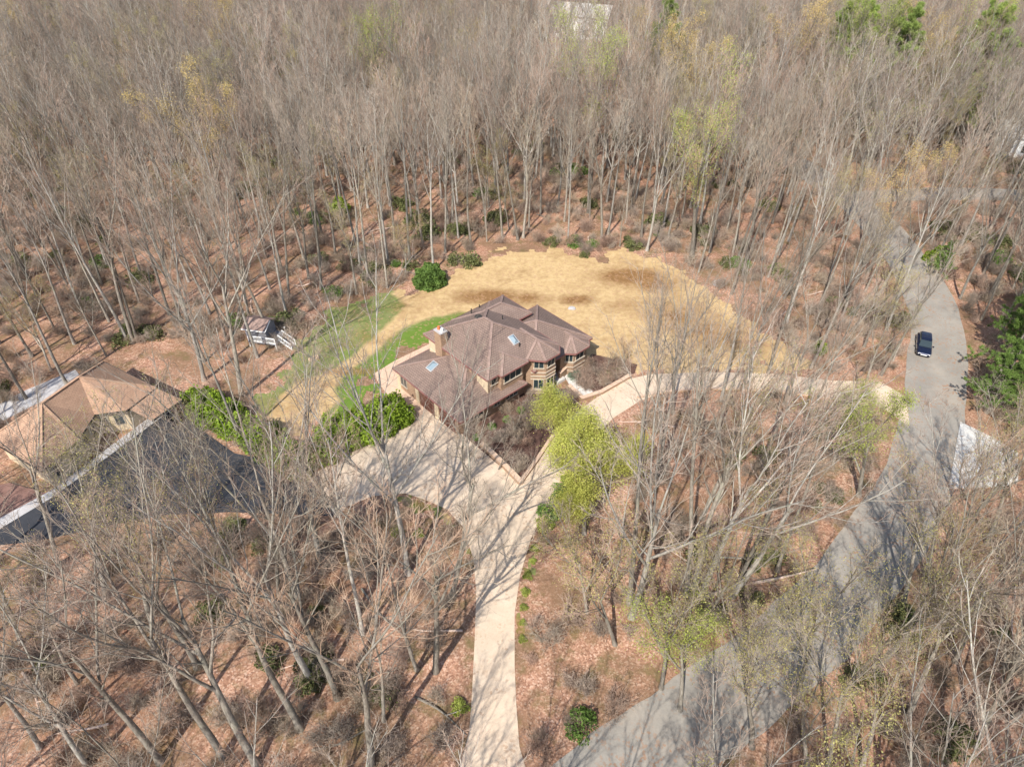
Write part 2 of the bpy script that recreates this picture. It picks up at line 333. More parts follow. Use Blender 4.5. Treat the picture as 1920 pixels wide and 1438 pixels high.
def strip_sheet(name, pts, wd, z, m):
    Lf, Rt = strip(pts, wd); mb = MB()
    for i in range(len(Lf)-1): mb.face([(*Lf[i], z), (*Rt[i], z), (*Rt[i+1], z), (*Lf[i+1], z)][::-1], uv=[(0, 0)]*4)
    me = mb.build(name, m); return tag(me, kind='structure'), Lf+Rt[::-1]
_, ROAD = strip_sheet('road', road_c, 6.7, .03, M['road'])
_, SIDE = strip_sheet('side_road', [P(1600, 372), P(1680, 366), P(1800, 362), P(2000, 370)], 5, .024, M['road'])
asph_px = [(318, 762), (325, 766), (390, 815), (440, 850), (560, 876), (597, 886), (630, 968), (560, 965), (430, 960), (300, 966), (200, 986), (130, 1002), (60, 1016), (0, 1022), (-120, 1050), (-120, 1000), (0, 985), (98, 932)]
ASPH = PX(asph_px); sheet('asphalt_driveway', ASPH, .04, M['black'])
walk_px = [(312, 760), (326, 766), (100, 932), (0, 992), (-60, 1020), (-60, 1000), (0, 972), (92, 922)]
sheet('concrete_walkway', PX(walk_px), .07, M['gravel'])
sheet('forecourt', PX([(18, 905), (92, 926), (0, 972), (-60, 1000), (-60, 925)]), .035, M['redbrick'])
_, GPATH = strip_sheet('gravel_path', [P(-160, 850), P(0, 775), P(70, 738), P(150, 705)], 3.4, .02, M['gravel'])
PAD = PX([(1800, 792), (1862, 822), (1908, 850), (1908, 905), (1890, 912), (1778, 917)]); sheet('concrete_pad', PAD, .12, M['conc'], .12)
BED = PX([(840, 790), (990, 735), (1068, 728), (1088, 752), (1040, 805), (974, 902), (930, 868), (885, 830)]); sheet('mulch_bed', BED, .062, M['mulch'])
BED2 = PX([(1062, 712), (1078, 690), (1110, 664), (1195, 684), (1190, 700), (1150, 722), (1115, 742), (1096, 748)]); sheet('mulch_bed', BED2, .058, M['mulch'])
sheet('front_path', PX([(1056, 702), (1072, 704), (1090, 718), (1112, 735), (1090, 748), (1076, 736), (1066, 720)]), .075, M['conc'])
PATIO = PX([(700, 702), (740, 677), (812, 642), (860, 720), (850, 760), (800, 740), (795, 775), (757, 798), (742, 770), (735, 750), (712, 722)]); sheet('paved_patio', PATIO, .053, M['paver'])
_gi = dict(tan=lambda X, Y: .35+.3*np.sin(X*1.3)*np.sin(Y*1.1), lush=lambda X, Y: X*0, brown=lambda X, Y: .3+.25*np.sin(X*2.1+Y))
grid_sheet('grass_island', smooth_poly(PX([(700, 932), (760, 927), (800, 940), (835, 957), (868, 992), (886, 1050), (890, 1110), (880, 1040), (858, 1000), (820, 970), (770, 955), (720, 948)]), 1), .026, M['lawn'], .35, _gi)
grid_sheet('grass_verge', PX([(1000, 1012), (1026, 962), (1062, 890), (1090, 880), (1060, 960), (1022, 1020), (1000, 1090), (985, 1160), (972, 1250), (968, 1150), (978, 1080)]), .026, M['lawn'], .35, _gi)

# ---------------------------------------------------------------- brown house
A0 = Vector((-10.53, 66.82)); AN = R(42.2); E1 = Vector((math.cos(AN), math.sin(AN))); E2 = Vector((math.sin(AN), -math.cos(AN)))
def HL(s, t, z=None):
    p = A0+E1*s+E2*t; return (p.x, p.y) if z is None else (p.x, p.y, z)
house = empty('brown_house', (*HL(6, 6), 0)); tag(house, 'large brown hip-roofed brick house with attached garage in the middle of the clearing', 'house')
def hb(mb, name, mats, parent=house):
    """build in world coordinates, then re-express below the parent"""
    o = mb.build(name, mats)
    adopt(o, parent); return o
def adopt(o, parent):
    base = parent; off = Vector((0, 0, 0))
    while base is not None: off += Vector(base.location); base = base.parent
    o.data.transform(Matrix.Translation(-off)); o.parent = parent
def poly_fix(pts):   # wind upward
    n = Vector((0, 0, 0)); q = [Vector(p) for p in pts]
    for a, b_ in zip(q, q[1:]+q[:1]): n += a.cross(b_)
    return pts if n.z > 0 else pts[::-1]
def hip(name, s0, s1, t0, t1, ze, pitch, th=.16, capw=.3, noback=False, T=HL, mr='roof', mc='cap', mf='fascia', parent=None):
    parent = parent or house
    W_, D_ = s1-s0, t1-t0; h = min(W_, D_)/2; zr = ze+h*pitch
    a, b_, c, d = (s0, t0), (s1, t0), (s1, t1), (s0, t1)
    if D_ >= W_: r0, r1 = (s0+h, t0+h), (s0+h, t1-h)
    else: r0, r1 = (s0+h, t0+h), (s1-h, t0+h)
    mb = MB(); q = lambda p, z: T(p[0], p[1], z)
    if D_ >= W_: faces = [[(a, ze), (b_, ze), (r0, zr)], [(b_, ze), (c, ze), (r1, zr), (r0, zr)], [(c, ze), (d, ze), (r1, zr)], [(d, ze), (a, ze), (r0, zr), (r1, zr)]]
    else: faces = [[(a, ze), (b_, ze), (r1, zr), (r0, zr)], [(b_, ze), (c, ze), (r1, zr)], [(c, ze), (d, ze), (r0, zr), (r1, zr)], [(d, ze), (a, ze), (r0, zr)]]
    for f in faces: mb.face(poly_fix([q(*x) for x in f]))
    mb.face([q(x, ze-.02) for x in (a, b_, c, d)], 1)
    o = hb(mb, name, [M[mr], M[mf]], parent)
    g = MB()
    for p, r in ((a, b_), (b_, c), (c, d), (d, a)): g.bar(q(p, ze-.09), q(r, ze-.09), .14, .18)
    hb(g, 'gutter', M[mf], o)
    k = MB()
    hips = [(a, r0), (b_, r0 if D_ >= W_ else r1), (c, r1), (d, r1 if D_ >= W_ else r0)]
    for p, r in hips: k.bar(q(p, ze+.03), q(r, zr+.03), capw, .07)
    k.bar(q(r0, zr+.03), q(r1, zr+.03), capw, .08); hb(k, 'ridge_cap', M[mc], o)
    return o
hip('roof', 0, 10.4, 0, 11.7, 5.6, .5)
hip('roof', 4.2, 12.6, 0.02, 5.42, 5.6, .5)
hip('roof', 1.6, 5.66, 7.0, 12.2, 5.597, .5)
hip('roof', 6.5, 16.3, 2.6, 12.35, 3.7, .49)
hip('roof', -4.6, 5.3, -.3, 12.45, 2.75, .4)
def fan(name, eave, Q, Rr, ze, zq, skip_last=True):
    mb = MB(); k = MB(); g_ = MB(); n = len(eave)
    for i in range(n-1):
        e, f = eave[i], eave[i+1]
        if i == 0 or i == n-2:
            mb.face(poly_fix([HL(*e, ze), HL(*f, ze), HL(*Q, zq), HL(*Rr, zq)] if i == 0 else [HL(*e, ze), HL(*f, ze), HL(*Rr, zq), HL(*Q, zq)]))
        else: mb.face(poly_fix([HL(*e, ze), HL(*f, ze), HL(*Q, zq)]))
        g_.bar(HL(*e, ze-.09), HL(*f, ze-.09), .14, .18)
    for e in eave[1:-1]: k.bar(HL(*e, ze+.03), HL(*Q, zq+.03), .28, .07)
    k.bar(HL(*Q, zq+.03), HL(*Rr, zq+.03), .28, .07)
    mb.face([HL(*e, ze-.015) for e in eave], 1)
    o = hb(mb, name, [M['roof'], M['fascia']]); hb(g_, 'gutter', M['fascia'], o); hb(k, 'ridge_cap', M['cap'], o); return o
fan('roof', [(5.75, 8.2), (5.75, 11.85), (7.12, 13.5), (9.35, 13.5), (10.42, 12.4), (10.42, 8.2)], (8.08, 11.0), (8.08, 8.2), 5.603, 6.85)
fan('roof', [(11.6, 9.5), (11.6, 12.3), (12.5, 13.2), (14.85, 13.2), (15.7, 12.3), (15.7, 9.5)], (13.65, 11.2), (13.65, 9.5), 3.703, 4.75)
wl = MB()
def hp(l, z0, z1): wl.prism([HL(*p) for p in l], z0, z1)
hp([(.45, .45), (9.95, .45), (9.95, 11.2), (.45, 11.2)], 0, 5.56)
hp([(9.95, .5), (12.1, .5), (12.1, 4.9), (9.95, 4.9)], 0, 5.55)
hp([(1.95, 11.2), (5.25, 11.2), (5.25, 11.75), (1.95, 11.75)], 2.6, 5.56)
hp([(6.0, 11.2), (6.42, 11.85), (7.66, 13.05), (9.2, 13.05), (9.94, 12.25), (9.94, 11.2)], 0, 5.57)
hp([(9.95, 4.9), (15.85, 3.05), (15.85, 11.9), (11.3, 11.9), (11.3, 10.2), (9.95, 10.2)], 0, 3.66)
hp([(12.0, 11.9), (12.7, 12.75), (14.65, 12.75), (15.3, 11.9)], 0, 3.67)
hp([(-4.3, .1), (.45, .1), (.45, 11.2), (.45, 11.6), (-4.3, 11.6)], 0, 2.72)
hp([(.45, 11.2), (4.9, 11.2), (4.9, 11.6), (.45, 11.6)], 0, 2.73)
hb(wl, 'wall', M['brick'])
tr = MB()    # pale brick bands and sills around the tower and bay
def band(p, q, z0, z1, d, mb):
    a, b_ = Vector(HL(*p)), Vector(HL(*q)); u = (b_-a).normalized(); n = Vector((u.y, -u.x)); c = (a+b_)/2
    mb.box((c+n*d/2-n*.0), ((b_-a).length+.04, d+.02, z0, z1), (u.x, u.y))
tw = [(6.42, 11.85), (7.66, 13.05), (9.2, 13.05), (9.94, 12.25)]
for p, q in zip(tw, tw[1:]):
    for z0, z1 in ((2.75, 2.87), (3.3, 3.4), (.62, .72), (.25, .31), (2.35, 2.43)): tr = MB(); band(p, q, z0, z1, .06, tr); hb(tr, 'brick_band', M['trim'])
by = [(12.0, 11.9), (12.7, 12.75), (14.65, 12.75), (15.3, 11.9)]
for p, q in zip(by, by[1:]):
    for z0, z1 in ((1.9, 2.05), (1.25, 1.33), (.7, .76)): tr = MB(); band(p, q, z0, z1, .06, tr); hb(tr, 'brick_band', M['trim'])
def window(p, q, f0, f1, z0, z1, panes=2, parent=house, fr='trim'):
    a, b_ = Vector(HL(*p)), Vector(HL(*q)); u = b_-a; L = u.length; u.normalize(); n = Vector((u.y, -u.x))
    c0, c1 = a+u*L*f0, a+u*L*f1; W_ = (c1-c0).length; mid = (c0+c1)/2; fm = MB(); ax = (u.x, u.y)
    fm.box(mid+n*.03, (W_+.12, .10, z1, z1+.07), ax); fm.box(mid+n*.05, (W_+.2, .16, z0-.09, z0), ax)
    for k in range(panes+1): fm.box(c0+u*W_*k/panes+n*.03, (.06, .10, z0, z1), ax)
    o = hb(fm, 'window', M[fr], parent); g_ = MB()
    for k in range(panes):
        e0 = c0+u*(W_*k/panes+.03); e1 = c0+u*(W_*(k+1)/panes-.03); g_.box((e0+e1)/2+n*.022, ((e1-e0).length, .04, z0, z1), ax)
    hb(g_, 'pane', M['glass'], o); return o
for z0, z1 in ((4.05, 5.2), (1.0, 2.3)):
    window(tw[0], tw[1], .2, .85, z0, z1); window(tw[1], tw[2], .12, .85, z0, z1)
window(by[0], by[1], .1, .9, 2.15, 3.4); window(by[1], by[2], .15, .85, 2.15, 3.4)
window((1.95, 11.75), (5.25, 11.75), .12, .9, 3.95, 5.2, 3); window((.45, 11.2), (1.95, 11.2), .3, .9, 4.1, 5.1, 1)
window((.45, 11.6), (4.9, 11.6), .1, .3, 1.2, 2.3); window((.45, 11.6), (4.9, 11.6), .5, .9, 1.2, 2.3, 3); window((-4.3, 11.6), (.45, 11.6), .3, .75, 1.2, 2.3, 3)
window((-4.3, .1), (-4.3, 5), .15, .4, .9, 2.2)
window((.45, .45), (.45, 11.2), .02, .1, 3.6, 5.0, 1)
for t0, t1 in ((4.6, 7.4), (8.3, 11.1)):
    mb = MB(); a, b_ = Vector(HL(-4.3, t0)), Vector(HL(-4.3, t1)); c = (a+b_)/2; u = (b_-a).normalized(); mb.box(c-E1*.03, ((b_-a).length, .1, .05, 2.2), (u.x, u.y)); hb(mb, 'garage_door', M['door'])
for t0, t1 in ((3.9, 4.5), (7.5, 8.2), (0.2, .8)):
    mb = MB(); a, b_ = Vector(HL(-4.3, t0)), Vector(HL(-4.3, t1)); mb.box((a+b_)/2-E1*.06, ((b_-a).length, .14, 0, 2.7), (E2.x, E2.y)); hb(mb, 'pillar', M['stucco'])
mb = MB(); a = Vector(HL(.42, 1.1)); mb.box(a, (1.3, .06, 3.1, 5.2), (E2.x, E2.y)); hb(mb, 'stucco_panel', M['stucco'])
mb = MB(); mb.box(Vector(HL(.42, 10.3)), (1.9, .06, 3.2, 5.45), (E2.x, E2.y)); hb(mb, 'stucco_panel', M['stucco'])
mb = MB(); mb.box(Vector(HL(10.6, 10.25)), (1.1, .1, 0.3, 2.6), (E1.x, E1.y)); d_ = hb(mb, 'front_door', M['door'])
mb = MB(); mb.box(Vector(HL(10.95, 10.34)), (.05, .08, 1.3, 1.5), (E1.x, E1.y)); hb(mb, 'handle', M['dark'], d_)
mb = MB(); mb.box(Vector(HL(10.7, 11.5)), (1.4, 2.6, 0, .35), (E1.x, E1.y)); hb(mb, 'porch', M['conc'])
# chimney
cs, ct = .40, 3.0
mb = MB(); c = Vector(HL(cs, ct)); mb.box(c, (1.25, .95, 2.5, 7.45), (E2.x, E2.y)); ch = hb(mb, 'chimney', M['brick'])
mb = MB(); mb.box(c, (1.35, 1.05, 7.45, 7.56), (E2.x, E2.y)); hb(mb, 'chimney_cap', M['gravel'], ch)
for k, mt in ((-.3, 'clay'), (.3, 'white')):
    mb = MB(); mb.cyl(c+E2*k,     .2, 7.56, 7.95, 10, 0, .15); hb(mb, 'flue_pot', M[mt], ch)
# skylights
def zroof(s, t, s0, s1, t0, t1, ze, p): return ze+p*min(s-s0, s1-s, t-t0, t1-t)
def skylight(s, t, args, dims, dv):
    z = zroof(s, t, *args); p = args[-1]; n = Vector((E2.x*dv[1]+E1.x*dv[0], E2.y*dv[1]+E1.y*dv[0], 0)); up = Vector((-n.x, -n.y, p)).normalized(); sd_ = n.cross(Vector((0, 0, 1))).normalized(); nn = sd_.cross(up); nn = nn if nn.z > 0 else -nn
    c = Vector(HL(s, t, z)); W_, D_ = dims; mb = MB()
    base = [c+sd_*i*W_/2+up*j*D_/2 for i, j in ((-1, -1), (1, -1), (1, 1), (-1, 1))]; top = [q+nn*.16 for q in base]
    mb.face(top)
    for i in range(4): mb.face([base[i], base[(i+1) % 4], top[(i+1) % 4], top[i]])
    o = hb(mb, 'skylight', M['gravel']); g_ = MB(); gp = [c+sd_*i*(W_/2-.07)+up*j*(D_/2-.07)+nn*.165 for i, j in ((-1, -1), (1, -1), (1, 1), (-1, 1))]; r0, r1 = c+up*(D_/2-.4)+nn*.4, c-up*(D_/2-.4)+nn*.4
    g_.face([gp[0], gp[1], r1]); g_.face([gp[1], gp[2], r0, r1]); g_.face([gp[2], gp[3], r0]); g_.face([gp[3], gp[0], r1, r0]); hb(g_, 'pane', M['dome'], o)
skylight(6.0, 9.3, (0, 10.4, 0, 11.7, 5.6, .5), (.85, 1.25), (0, 1))
skylight(-1.75, 3.9, (-4.6, 5.3, -.3, 12.45, 2.75, .4), (1.0, 1.3), (-1, 0))
for s, t, zb, h in ((6.2, 1.5, 6.2, .75), (7.7, 5.5, 6.7, .6), (8.3, .5, 5.7, .4), (6.1, 10.2, 6.2, .45)):
    mb = MB(); mb.cyl(HL(s, t), .07, zb, zb+h+.2, 8); hb(mb, 'vent_pipe', M['dark'])
mb = MB(); mb.cyl(HL(5.0, 4.3), .38, 7.6, 7.95, 14, 0, .3); mb.cyl(HL(5.0, 4.3), .45, 7.95, 8.0, 14); hb(mb, 'roof_vent', M['dark'])
mb = MB(); mb.cyl(HL(-3.2, 11.95), .06, .1, 2.6, 8); hb(mb, 'downspout', M['trim'])
HOUSE = [HL(-5, -1), HL(17, -1), HL(17, 14), HL(-5, 14)]
# walls and kerbs
def lowwall(name, pts, wd, h, m, label, cat='wall', group=None):
    c = P(*pts[0]); e = empty(name, (c[0], c[1], 0)); mb = MB(); cp = MB(); W = [Vector(P(*q)) for q in pts]
    for i, (a, b_) in enumerate(zip(W, W[1:])):
        u = b_-a; dz = -.004*i; mb.box((a+b_)/2, (u.length+wd*.6, wd, 0, h+dz), (u.x, u.y)); cp.box((a+b_)/2, (u.length+wd*.7, wd+.08, h+dz, h+.07+dz), (u.x, u.y))
    hb(mb, 'wall_body', m, e); hb(cp, 'coping', M['paver'], e); tag(e, label, cat, group)
lowwall('garden_wall', [(905, 838), (940, 871), (976, 908)], .45, .55, M['brick'], 'low brick wall between pale driveway and mulch bed, running from the garage corner')
lowwall('garden_wall', [(978, 905), (1005, 868), (1036, 822)], .3, .4, M['brick'], 'mossy low wall edging the mulch bed beside the lime-green tree')
lowwall('garden_wall', [(1068, 728), (1092, 750), (1128, 738), (1180, 708)], .4, .4, M['brick'], 'brown curb wall round the front bed where the white path meets the driveway')
lowwall('porch_wall', [(1049, 712), (1058, 704), (1067, 696)], .35, 1.1, M['brick'], 'short brick wall in front of the shaded porch at top of the white path')
lowwall('wood_kerb', [(1196, 746), (1250, 735), (1330, 730), (1440, 733), (1560, 748)], .2, .15, M['ply'], 'long low edging along the lower side of the curved upper driveway', 'kerb')

# ---------------------------------------------------------------- tan house at left
O2 = Vector((-46.6, 47.0)); G1 = Vector((.5, .866)); G2 = Vector((-.866, .5))
def TL(a, b_, z=None):
    p = O2+G1*a+G2*b_; return (p.x, p.y) if z is None else (p.x, p.y, z)
h2 = empty('tan_house', (*TL(7, 5), 0)); tag(h2, 'house with broad light tan shingled hip roof beside black asphalt driveway', 'house')
ev = [(0, 0), (4.6, .9), (7.9, 2.9), (10.1, .5), (14.3, .9), (14.3, 10.4), (0, 9.2)]
rA, rB = (4.6, 5.0), (9.3, 5.6); zr = 6.4
mb = MB(); k = MB(); g_ = MB()
asg = [(rA,), (rA,), (rA, rB), (rB,), (rB,), (rB, rA), (rA,)]
asg = [(rA,), (rA,), (rB, rA), (rB,), (rB,), (rB, rA), (rA,)]
for i, e in enumerate(ev):
    f = ev[(i+1) % len(ev)]; a = asg[i]
    if i == 2: pts = [(*e, 3.2), (*f, 3.2), (*rB, zr), (*rA, zr)]
    elif i == 5: pts = [(*e, 3.2), (*f, 3.2), (*rA, zr), (*rB, zr)]
    else: pts = [(*e, 3.2), (*f, 3.2), (*a[0], zr)]
    mb.face(poly_fix([TL(*p) for p in pts])); g_.bar(TL(*e, 3.12), TL(*f, 3.12), .12, .18)
mb.face([TL(*e, 3.18) for e in ev], 1)
r_ = hb(mb, 'roof', [M['roof2'], M['dark']], h2); hb(g_, 'gutter', M['dark'], r_)
k.bar(TL(*rA, zr+.03), TL(*rB, zr+.03), .3, .06)
for e, r in ((ev[0], rA), (ev[6], rA), (ev[5], rB), (ev[4], rB), (ev[3], rB), (ev[1], rA)): k.bar(TL(*e, 3.23), TL(*r, zr+.03), .28, .06)
hb(k, 'ridge_cap', M['cap2'], r_)
mb = MB(); mb.prism([TL(*p) for p in [(.5, .5), (4.8, 1.5), (7.9, 3.5), (10.3, 1.2), (13.8, 1.4), (13.8, 9.8), (.5, 8.6)]], 0, 3.16); hb(mb, 'wall', M['stucco'], h2)
mb = MB(); mb.face(poly_fix([TL(10.6, -2.8, 2.75), TL(14.6, -2.8, 2.75), TL(14.25, 1.2, 3.1), TL(10.4, 1.0, 3.1)])); mb.face([TL(10.6, -2.8, 2.7), TL(14.6, -2.8, 2.7), TL(14.25, 1.2, 3.05), TL(10.4, 1., 3.05)], 1)
pr = hb(mb, 'porch_roof', [M['roof2'], M['dark']], h2); g_ = MB(); g_.bar(TL(10.6, -2.8, 2.7), TL(14.6, -2.8, 2.7), .12, .2); hb(g_, 'gutter', M['dark'], pr)
for a in (10.9, 14.3):
    mb = MB(); mb.box(TL(a, -2.5), (.15, .15, 0, 2.7), (G1.x, G1.y)); hb(mb, 'post', M['dark'], h2)
for a0, a1, b0, b1 in ((.5, 4.8, .5, 1.5), (4.8, 7.9, 1.5, 3.5), (7.9, 10.3, 3.5, 1.2)):
    for f in (.25, .7):
        c = Vector(TL(a0+(a1-a0)*f, b0+(b1-b0)*f)); u = Vector(TL(a1, b1))-Vector(TL(a0, b0)); n = Vector((u.y, -u.x)).normalized(); mb = MB(); mb.box(c+n*.03, (1., .08, .9, 2.4), (u.x, u.y)); wf = hb(mb, 'window', M['trim'], h2)
        mb = MB(); mb.box(c+n*.06, (.84, .06, 1., 2.3), (u.x, u.y)); hb(mb, 'pane', M['glass'], wf)
HOUSE2 = [TL(-1, -3.2), TL(15.5, -3.2), TL(15.5, 11), TL(-1, 11)]

# ---------------------------------------------------------------- small things
def carbuild(px, py, heading, label):
    x, y = P(px, py); e = empty('parked_car', (x, y, .03), heading); e.scale = (.93,)*3; tag(e, label, 'car')
    def loc(mb, name, m, par=e): o = mb.build(name, m); o.parent = par; return o
    # x = forward; stations of the lower body
    def loft(st, mats, name, par=e, mi=None):
        V = []; 
        for sx, hw, z0, z1, r in st:
            V += [(sx, -hw+r*.5, z0), (sx, -hw, z0+r), (sx, -hw, z1-r*1.4), (sx, -hw+r*1.2, z1), (sx, hw-r*1.2, z1), (sx, hw, z1-r*1.4), (sx, hw, z0+r), (sx, hw-r*.5, z0)]
        mb = MB(); n = 8
        for i in range(len(st)-1):
            for k_ in range(n): mb.face([V[i*n+k_], V[(i+1)*n+k_], V[(i+1)*n+(k_+1) % n], V[i*n+(k_+1) % n]])
        mb.face(V[:n][::-1]); mb.face(V[-n:]); o = mb.build(name, mats); o.parent = par; return o
    loft([(-2.38, .78, .45, .85, .08), (-2.3, .88, .32, 1.02, .1), (-1.9, .93, .28, 1.08, .1), (-.9, .94, .28, 1.06, .1), (.7, .94, .28, 1.02, .1), (1.3, .93, .28, .98, .1), (2.0, .90, .3, .90, .1), (2.32, .80, .36, .78, .09), (2.4, .66, .42, .68, .07)], M['paint'], 'body')
    loft([(-2.15, .74, 1.0, 1.12, .03), (-1.7, .74, 1.0, 1.6, .06), (-.3, .74, 1.0, 1.66, .06), (.35, .72, 1.0, 1.6, .06), (1.05, .78, 1.0, 1.05, .02)], M['glass'], 'windows')
    loft([(-1.78, .62, 1.60, 1.66, .02), (-1.0, .66, 1.66, 1.72, .02), (-.2, .66, 1.66, 1.72, .02), (.3, .62, 1.60, 1.65, .02)], M['paint'], 'roof')
    for sx in (-1.45, 1.48):
        for sy in (-.86, .86):
            w_ = MB(); n = 16
            for y0, y1, rr, m_ in ((sy-.11, sy+.11, .35, 0),):
                a = [(sx+rr*math.cos(k_*math.tau/n), y0, .35+rr*math.sin(k_*math.tau/n)) for k_ in range(n)]; b2 = [(p[0], y1, p[2]) for p in a]
                w_.face(a); w_.face(b2[::-1])
                for k_ in range(n): w_.face([a[k_], b2[k_], b2[(k_+1) % n], a[(k_+1) % n]])
            wo = w_.build('wheel', M['dark']); wo.parent = e
            w2 = MB(); yy = sy+(.115 if sy > 0 else -.115); a = [(sx+.2*math.cos(k_*math.tau/10), yy, .35+.2*math.sin(k_*math.tau/10)) for k_ in range(10)]; w2.face(a if sy < 0 else a[::-1]); ro = w2.build('rim', M['gravel']); ro.parent = wo
    for sy in (-.58, .58):
        mb = MB(); mb.box((2.33, sy), (.12, .34, .6, .74)); loc(mb, 'headlight', M['white']); mb = MB(); mb.box((-2.35, sy*1.15), (.08, .3, .72, .95)); loc(mb, 'tail_light', M['clay'])
        mb = MB(); mb.box((.75, sy*1.72), (.16, .2, 1.02, 1.16)); loc(mb, 'wing_mirror', M['paint'])
    mb = MB(); mb.box((2.38, 0), (.06, .8, .48, .62)); loc(mb, 'grille', M['white']); return e
_a, _b = P(1729, 690), P(1729, 640)
carbuild(1729, 654, math.atan2(_a[1]-_b[1], _a[0]-_b[0]), 'dark blue car parked on the left edge of the grey road')

# raised playhouse with railed stairs at the lawn's left edge
x, y = P(497, 640); ph = empty('playhouse', (x, y, 0), R(-12)); tag(ph, 'small brown-roofed white-railed playhouse on posts at left edge of the green lawn', 'playhouse')
def lc(mb, name, m, par=ph): o = mb.build(name, m); o.parent = par; return o
mb = MB(); mb.face(poly_fix([(-2.1, -1.2, 2.5), (1.2, -1.2, 2.5), (1.2, .5, 3.2), (-2.1, .5, 3.2)])); mb.face(poly_fix([(-2.1, .5, 3.2), (1.2, .5, 3.2), (1.2, 2.0, 2.5), (-2.1, 2.0, 2.5)])); lc(mb, 'roof', M['cap'])
mb = MB(); mb.bar((-2.1, -1.22, 2.45), (1.2, -1.22, 2.45), .08, .14); mb.bar((1.22, -1.2, 2.45), (1.22, .5, 3.15), .08, .1); lc(mb, 'fascia', M['white'])
mb = MB(); mb.box((-.45, .4), (2.9, 2.4, .9, 2.42)); mb.face([(1.0, -.8, 2.42), (1.0, 1.6, 2.42), (1.0, .5, 3.05)]); lc(mb, 'wall', M['grey'])
mb = MB(); mb.box((.55, 0), (3.9, 3.0, .78, .88)); lc(mb, 'deck', M['grey'])
for i, j in ((-1.3, -1.4), (2.4, -1.4), (2.4, 1.4), (-1.3, 1.4)): mb = MB(); mb.box((i, j), (.12, .12, 0, 1.7)); lc(mb, 'post', M['white'])
mb = MB(); mb.bar((.9, -1.42, 1.7), (2.4, -1.42, 1.7), .1); mb.bar((.9, -1.42, 1.0), (2.4, -1.42, 1.0), .1)
for i in range(9): mb.bar((.95+i*.18, -1.42, 1.0), (.95+i*.18, -1.42, 1.7), .04)
mb.bar((-.9, -1.42, 1.7), (.6, -1.42, 1.7), .1); mb.bar((-.9, -1.42, 1.0), (.6, -1.42, 1.0), .1)
for i in range(9): mb.bar((-.85+i*.18, -1.42, 1.0), (-.85+i*.18, -1.42, 1.7), .04)
lc(mb, 'railing', M['white'])
mb = MB()
for yy in (-.5, .6):
    mb.bar((2.4, yy, 1.7), (4.3, yy-.5, .8), .09); mb.bar((2.4, yy, .85), (4.3, yy-.5, .05), .12); mb.bar((4.3, yy-.5, 0), (4.3, yy-.5, .85), .09)
    for i in range(8): t = i/8; mb.bar((2.4+1.9*t, yy-.5*t, .85-.8*t), (2.4+1.9*t, yy-.5*t, 1.7-.9*t), .035)
lc(mb, 'stair_railing', M['white'])
mb = MB()
for i in range(5): mb.box((2.6+i*.36, .05-.09*i), (.3, 1.05, .72-.16*i, .77-.16*i))
lc(mb, 'stairs', M['grey'])
# bean-bag board
x, y = P(588, 674); e = empty('bean_bag_board', (x, y, .02), R(25)); tag(e, 'small tilted plywood bean bag board with round hole lying on the green lawn', 'game board')
mb = MB(); mb.face([(-.65, -.35, .12), (.65, -.35, .36), (.65, .35, .36), (-.65, .35, .12)]); mb.face([(-.65, -.35, 0), (.65, -.35, 0), (.65, -.35, .36), (-.65, -.35, .12)]); mb.face([(.65, -.35, 0), (.65, .35, 0), (.65, .35, .36), (.65, -.35, .36)]); mb.face([(-.65, .35, 0), (-.65, .35, .12), (.65, .35, .36), (.65, .35, 0)]); o = mb.build('board', M['ply']); o.parent = e
mb = MB(); mb.face([(.38+.1*math.cos(k*math.tau/12), .1*math.sin(k*math.tau/12), .36-.05+.1*math.cos(k*math.tau/12)*.185+.004) for k in range(12)]); o = mb.build('hole', M['blackvoid']); o.parent = e
# covered object, tank lid, slide board etc.
def blob(name, px, py, size, m, label, cat, seed=0):
    x, y = P(px, py); rs = np.random.RandomState(seed); mb = MB(); n, k = 14, 7; V = []
    for j in range(k+1):
        for i in range(n):
            a = i*math.tau/n; ph_ = j/k*math.pi/2; rr = math.cos(ph_)**.6*(1+.12*rs.randn()*.5); V.append((x+size[0]*rr*math.cos(a), y+size[1]*rr*math.sin(a), size[2]*math.sin(ph_)))
    for j in range(k):
        for i in range(n): mb.face([V[j*n+i], V[j*n+(i+1) % n], V[(j+1)*n+(i+1) % n], V[(j+1)*n+i]])
    e = empty(name, (x, y, 0)); o = hb(mb, 'cover', m, e); tag(e, label, cat); return e
blob('covered_pile', 1347, 534, (.9, .6, .75), M['gravel'], 'pale grey tarp-covered heap at the right edge of the tan lawn', 'tarp heap', 2)
blob('lawn_stone', 1072, 579, (.55, .4, .3), M['gravel'], 'grey stone lying on the tan lawn behind the house', 'stone', 3)
x, y = P(1418, 675)
